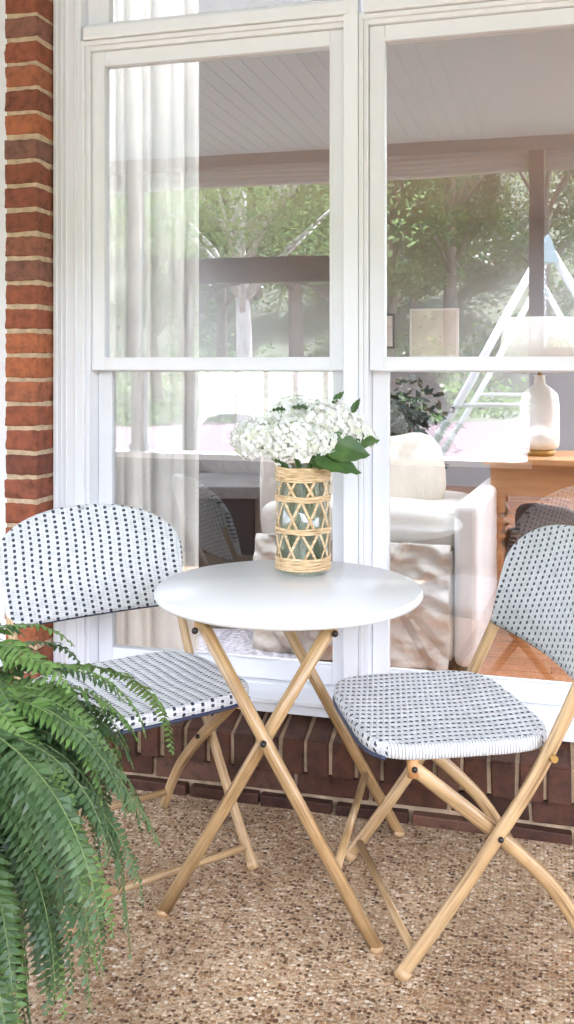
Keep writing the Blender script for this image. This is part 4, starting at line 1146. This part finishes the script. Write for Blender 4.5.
for i, (px, d, row, kk) in enumerate(spots):
    if i == 0: pi = 0
    else: pi = tr_.randrange(3)
    if not used[pi]: t = protos[pi]; used[pi] = True
    else: t = copy_tree(protos[pi])
    q = mirror_of(px, d); q.z = terrain_z(q.x, q.y)-.1
    t.location = q; t.rotation_euler = (0,0,tr_.uniform(0,6.28)); s_ = tr_.uniform(.8,1.15); t.scale = (s_,s_,s_)
    tag(t, '%s tree, %s from the left in the %s row up the mirrored hillside' % (('dark green','light green','tall dark green')[pi], ORD[kk], ORD[row]), 'tree', 'trees of the wooded hillside mirrored in the window glass')
for i in range(3):
    if not used[i]:
        protos[i].location = (0, -60, terrain_z(0, -60)); tag(protos[i], 'leafy green tree in the woods on the hillside mirrored in the panes', 'tree', 'trees of the wooded hillside mirrored in the window glass')
near = make_tree(7.5, 2.6, 9, M_bark_p, M_crB, 14000, .05, .42); q = mirror_of(243, 14); q.z = terrain_z(q.x, q.y); near.location = q
tag(near, 'nearer tree with a thick pale trunk mirrored in the upper left pane', 'tree')
# undergrowth on the slope
mb = MB(); ur = random.Random(5)
for _ in range(42000):
    d = ur.uniform(24, 60); px = ur.uniform(-120, 760); q = mirror_of(px, d); q.z = terrain_z(q.x, q.y)+abs(ur.gauss(0,.5))
    if math.sin(q.x*.9+2*math.sin(q.y*.31))+math.sin(q.y*.7+q.x*.2) < -.2: continue
    a = Vector([ur.gauss(0,1) for _ in range(3)]).normalized(); b_ = a.orthogonal().normalized(); s_ = ur.uniform(.05,.15)
    mb.quad([q-a*s_, q+b_*s_*.6, q+a*s_, q-b_*s_*.6])
tag(mb.build('undergrowth', M_crB), 'low leafy undergrowth covering the hillside mirrored in the panes', 'undergrowth', kind='stuff')

sq = mirror_of(398, 5.5); sh = empty('potted_shrub', (sq.x, -3.0, .64)); tag(sh, 'dark leafy potted shrub with a few white flowers on the knee wall cap', 'potted plant')
m_ = MB(); m_.lathe([(.06,0),(.085,.13),(.075,.13),(.0,.11)], (0,0,0), 20); m_.build('pot', M_black, sh)
m_ = MB(); rd = random.Random(12); wf = MB()
for _ in range(1500):
    d = Vector([rd.gauss(0,1) for _ in range(3)]).normalized()*rd.uniform(.3,1)**.5
    c = Vector((d.x*.24*(1+.2*math.sin(5*d.z+3*d.x)), d.y*.15, .36+d.z*.27)); a = Vector([rd.gauss(0,1) for _ in range(3)]).normalized(); b_ = a.orthogonal().normalized(); s_ = rd.uniform(.018,.036)
    m_.quad([c-a*s_, c+b_*s_*.45, c+a*s_, c-b_*s_*.45])
    if rd.random() < .03:
        c = c*1.05; s_ = .014; wf.quad([c-a*s_, c+b_*s_, c+a*s_, c-b_*s_])
m_.build('foliage', M_dleaf, sh); wf.build('blossom', M_petal, sh)
# swing set
def MW(px, py, d):   # real-world point of a mirrored feature
    q = mirror_of(px, d); q.z = CZ-(py-365)/960*d; return q
M_pipe = simple('white_pipe', (.88,.88,.87), .35, .04)
M_blue = simple('pale_blue_plastic', (.55,.72,.76), .4, .05)
A1, A2 = MW(547, 243, 8.6), MW(541, 282, 12.2)
gz = terrain_z(A1.x, A1.y)
sw = empty('swing_set', (A1.x, A1.y, gz)); tag(sw, 'white pipe swing set with pale blue corner brackets mirrored in the right window', 'swing set')
def rel(p): return tuple(Vector(p)-Vector((A1.x, A1.y, gz)))
F1 = mirror_of(378, 8.2); F2_ = mirror_of(716, 8.4); F3 = mirror_of(424, 12.0); F4 = mirror_of(655, 12.2)
for (A, F) in ((A1, F1), (A1, F2_), (A2, F3), (A2, F4)):
    F.z = gz; m_ = MB(); m_.tube([rel(A), rel(F)], .036, 14); m_.build('leg', M_pipe, sw)
m_ = MB(); m_.tube([rel(A1), rel(A2)], .038, 14); m_.build('top_beam', M_pipe, sw)
for (A, F, G) in ((A1, F1, F2_), (A2, F3, F4)):
    m_ = MB(); m_.tube([rel(A.lerp(F, .55)), rel(A.lerp(G, .55))], .022, 10); m_.build('cross_brace', M_pipe, sw)
    k = MB(); p0 = Vector(rel(A)); d1 = (F-A).normalized()*.21; d2 = (G-A).normalized()*.21; nn = d1.cross(d2).normalized()*.05; up_ = Vector((0,0,.08))
    n = 0; k.v += [tuple(v) for v in (p0+up_+nn, p0+d1+nn, p0+d2+nn, p0+up_-nn, p0+d1-nn, p0+d2-nn)]
    k.face((0,1,2)); k.face((3,5,4)); k.face((0,3,4,1)); k.face((1,4,5,2)); k.face((2,5,3,0)); k.build('corner_bracket', M_blue, sw)
M_chain = simple('chain_steel', (.5,.5,.52), .35, metallic=.8)
for j, (ta, tb_) in enumerate(((.12,.27),(.55,.70))):
    pa, pb = A1.lerp(A2, ta), A1.lerp(A2, tb_)
    sg_ = empty('swing', (pa.lerp(pb,.5).x, pa.lerp(pb,.5).y, gz+.5)); tag(sg_, ('pale blue swing seat on chains nearest the front of the swing set', 'pale blue swing seat on chains at the back of the swing set')[j], 'swing', 'swings hanging from the swing set')
    o0 = sg_.location
    for pp in (pa, pb):
        m_ = MB(); zt = pp.z-.03; zb = gz+.52; nl = int((zt-zb)/.05)
        for k in range(nl):
            zc_ = zb+(k+.5)*.05; ax = (.012,0) if k % 2 else (0,.012)
            m_.tube([tuple(Vector((pp.x+ax[0]*math.cos(a), pp.y+ax[1]*math.cos(a), zc_+.028*math.sin(a)))-o0) for a in [2*math.pi*i/8 for i in range(8)]], .005, 5, closed=True)
        m_.build('chain', M_chain, sg_)
    m_ = MB(); dv = (pb-pa); dv.z = 0; dn = dv.normalized(); sd2 = Vector((-dn.y, dn.x, 0))*.08
    n = 12
    def sf_(u, v):
        p = pa.lerp(pb, u); p.z = gz+.52-.06*math.sin(math.pi*u); return p+sd2*(2*v-1)-o0
    m_.grid(sf_, n, 2); o = m_.build('seat', M_blue, sg_); md = o.modifiers.new('s','SOLIDIFY'); md.thickness = .012

# dark arbor at the edge of the yard
M_dark = simple('dark_stained_timber', (.06,.06,.065), .6, .15)
aq0, aq1 = MW(186, 365, 6.5), MW(352, 365, 6.3)
gz2 = terrain_z(0, -4); mid = (aq0+aq1)/2; rz = math.atan2(aq1.y-aq0.y, aq1.x-aq0.x); wd = (aq1-aq0).length
ar = empty('garden_arbor', (mid.x, mid.y, gz2), rz); tag(ar, 'dark timber garden arbor with scrolled corner brackets mirrored in the left window', 'arbor')
zt0, zt1 = 1.21+.085*6.4-gz2, 1.21+.112*6.4-gz2
m_ = MB(); m_.box((-wd/2-.1,-.05,zt0),(wd/2+.1,.05,zt1)); m_.build('beam', M_dark, ar, bevel=.004)
for sg in (-1, 1):
    m_ = MB(); m_.box((sg*wd/2-.04,-.04,0),(sg*wd/2+.04,.04,zt0-.001)); m_.build('post', M_dark, ar)
    m_ = MB(); cx_ = sg*(wd/2-.04)
    m_.tube([(cx_-sg*.36*math.sin(a), 0, zt0-.44+.43*(1-(1-math.sin(a))) if False else zt0-.005-.44*(1-math.sin(a))) if False else (cx_-sg*.34*(1-math.cos(a)), 0, zt0-.46+.455*math.sin(a)) for a in [math.pi/2*i/12 for i in range(13)]], .009, 8)
    for (sx_, sz_, r0) in ((.07,.10,.055),(.16,.06,.04),(.05,.24,.04)):
        m_.tube([(cx_-sg*(sx_+r0*(1-i/26)*math.cos(i*.5)), 0, zt0-sz_+r0*(1-i/26)*math.sin(i*.5)) for i in range(24)], .006, 6)
    m_.build('scroll_bracket', simple('iron', (.20,.20,.21), .4, metallic=.5), ar)
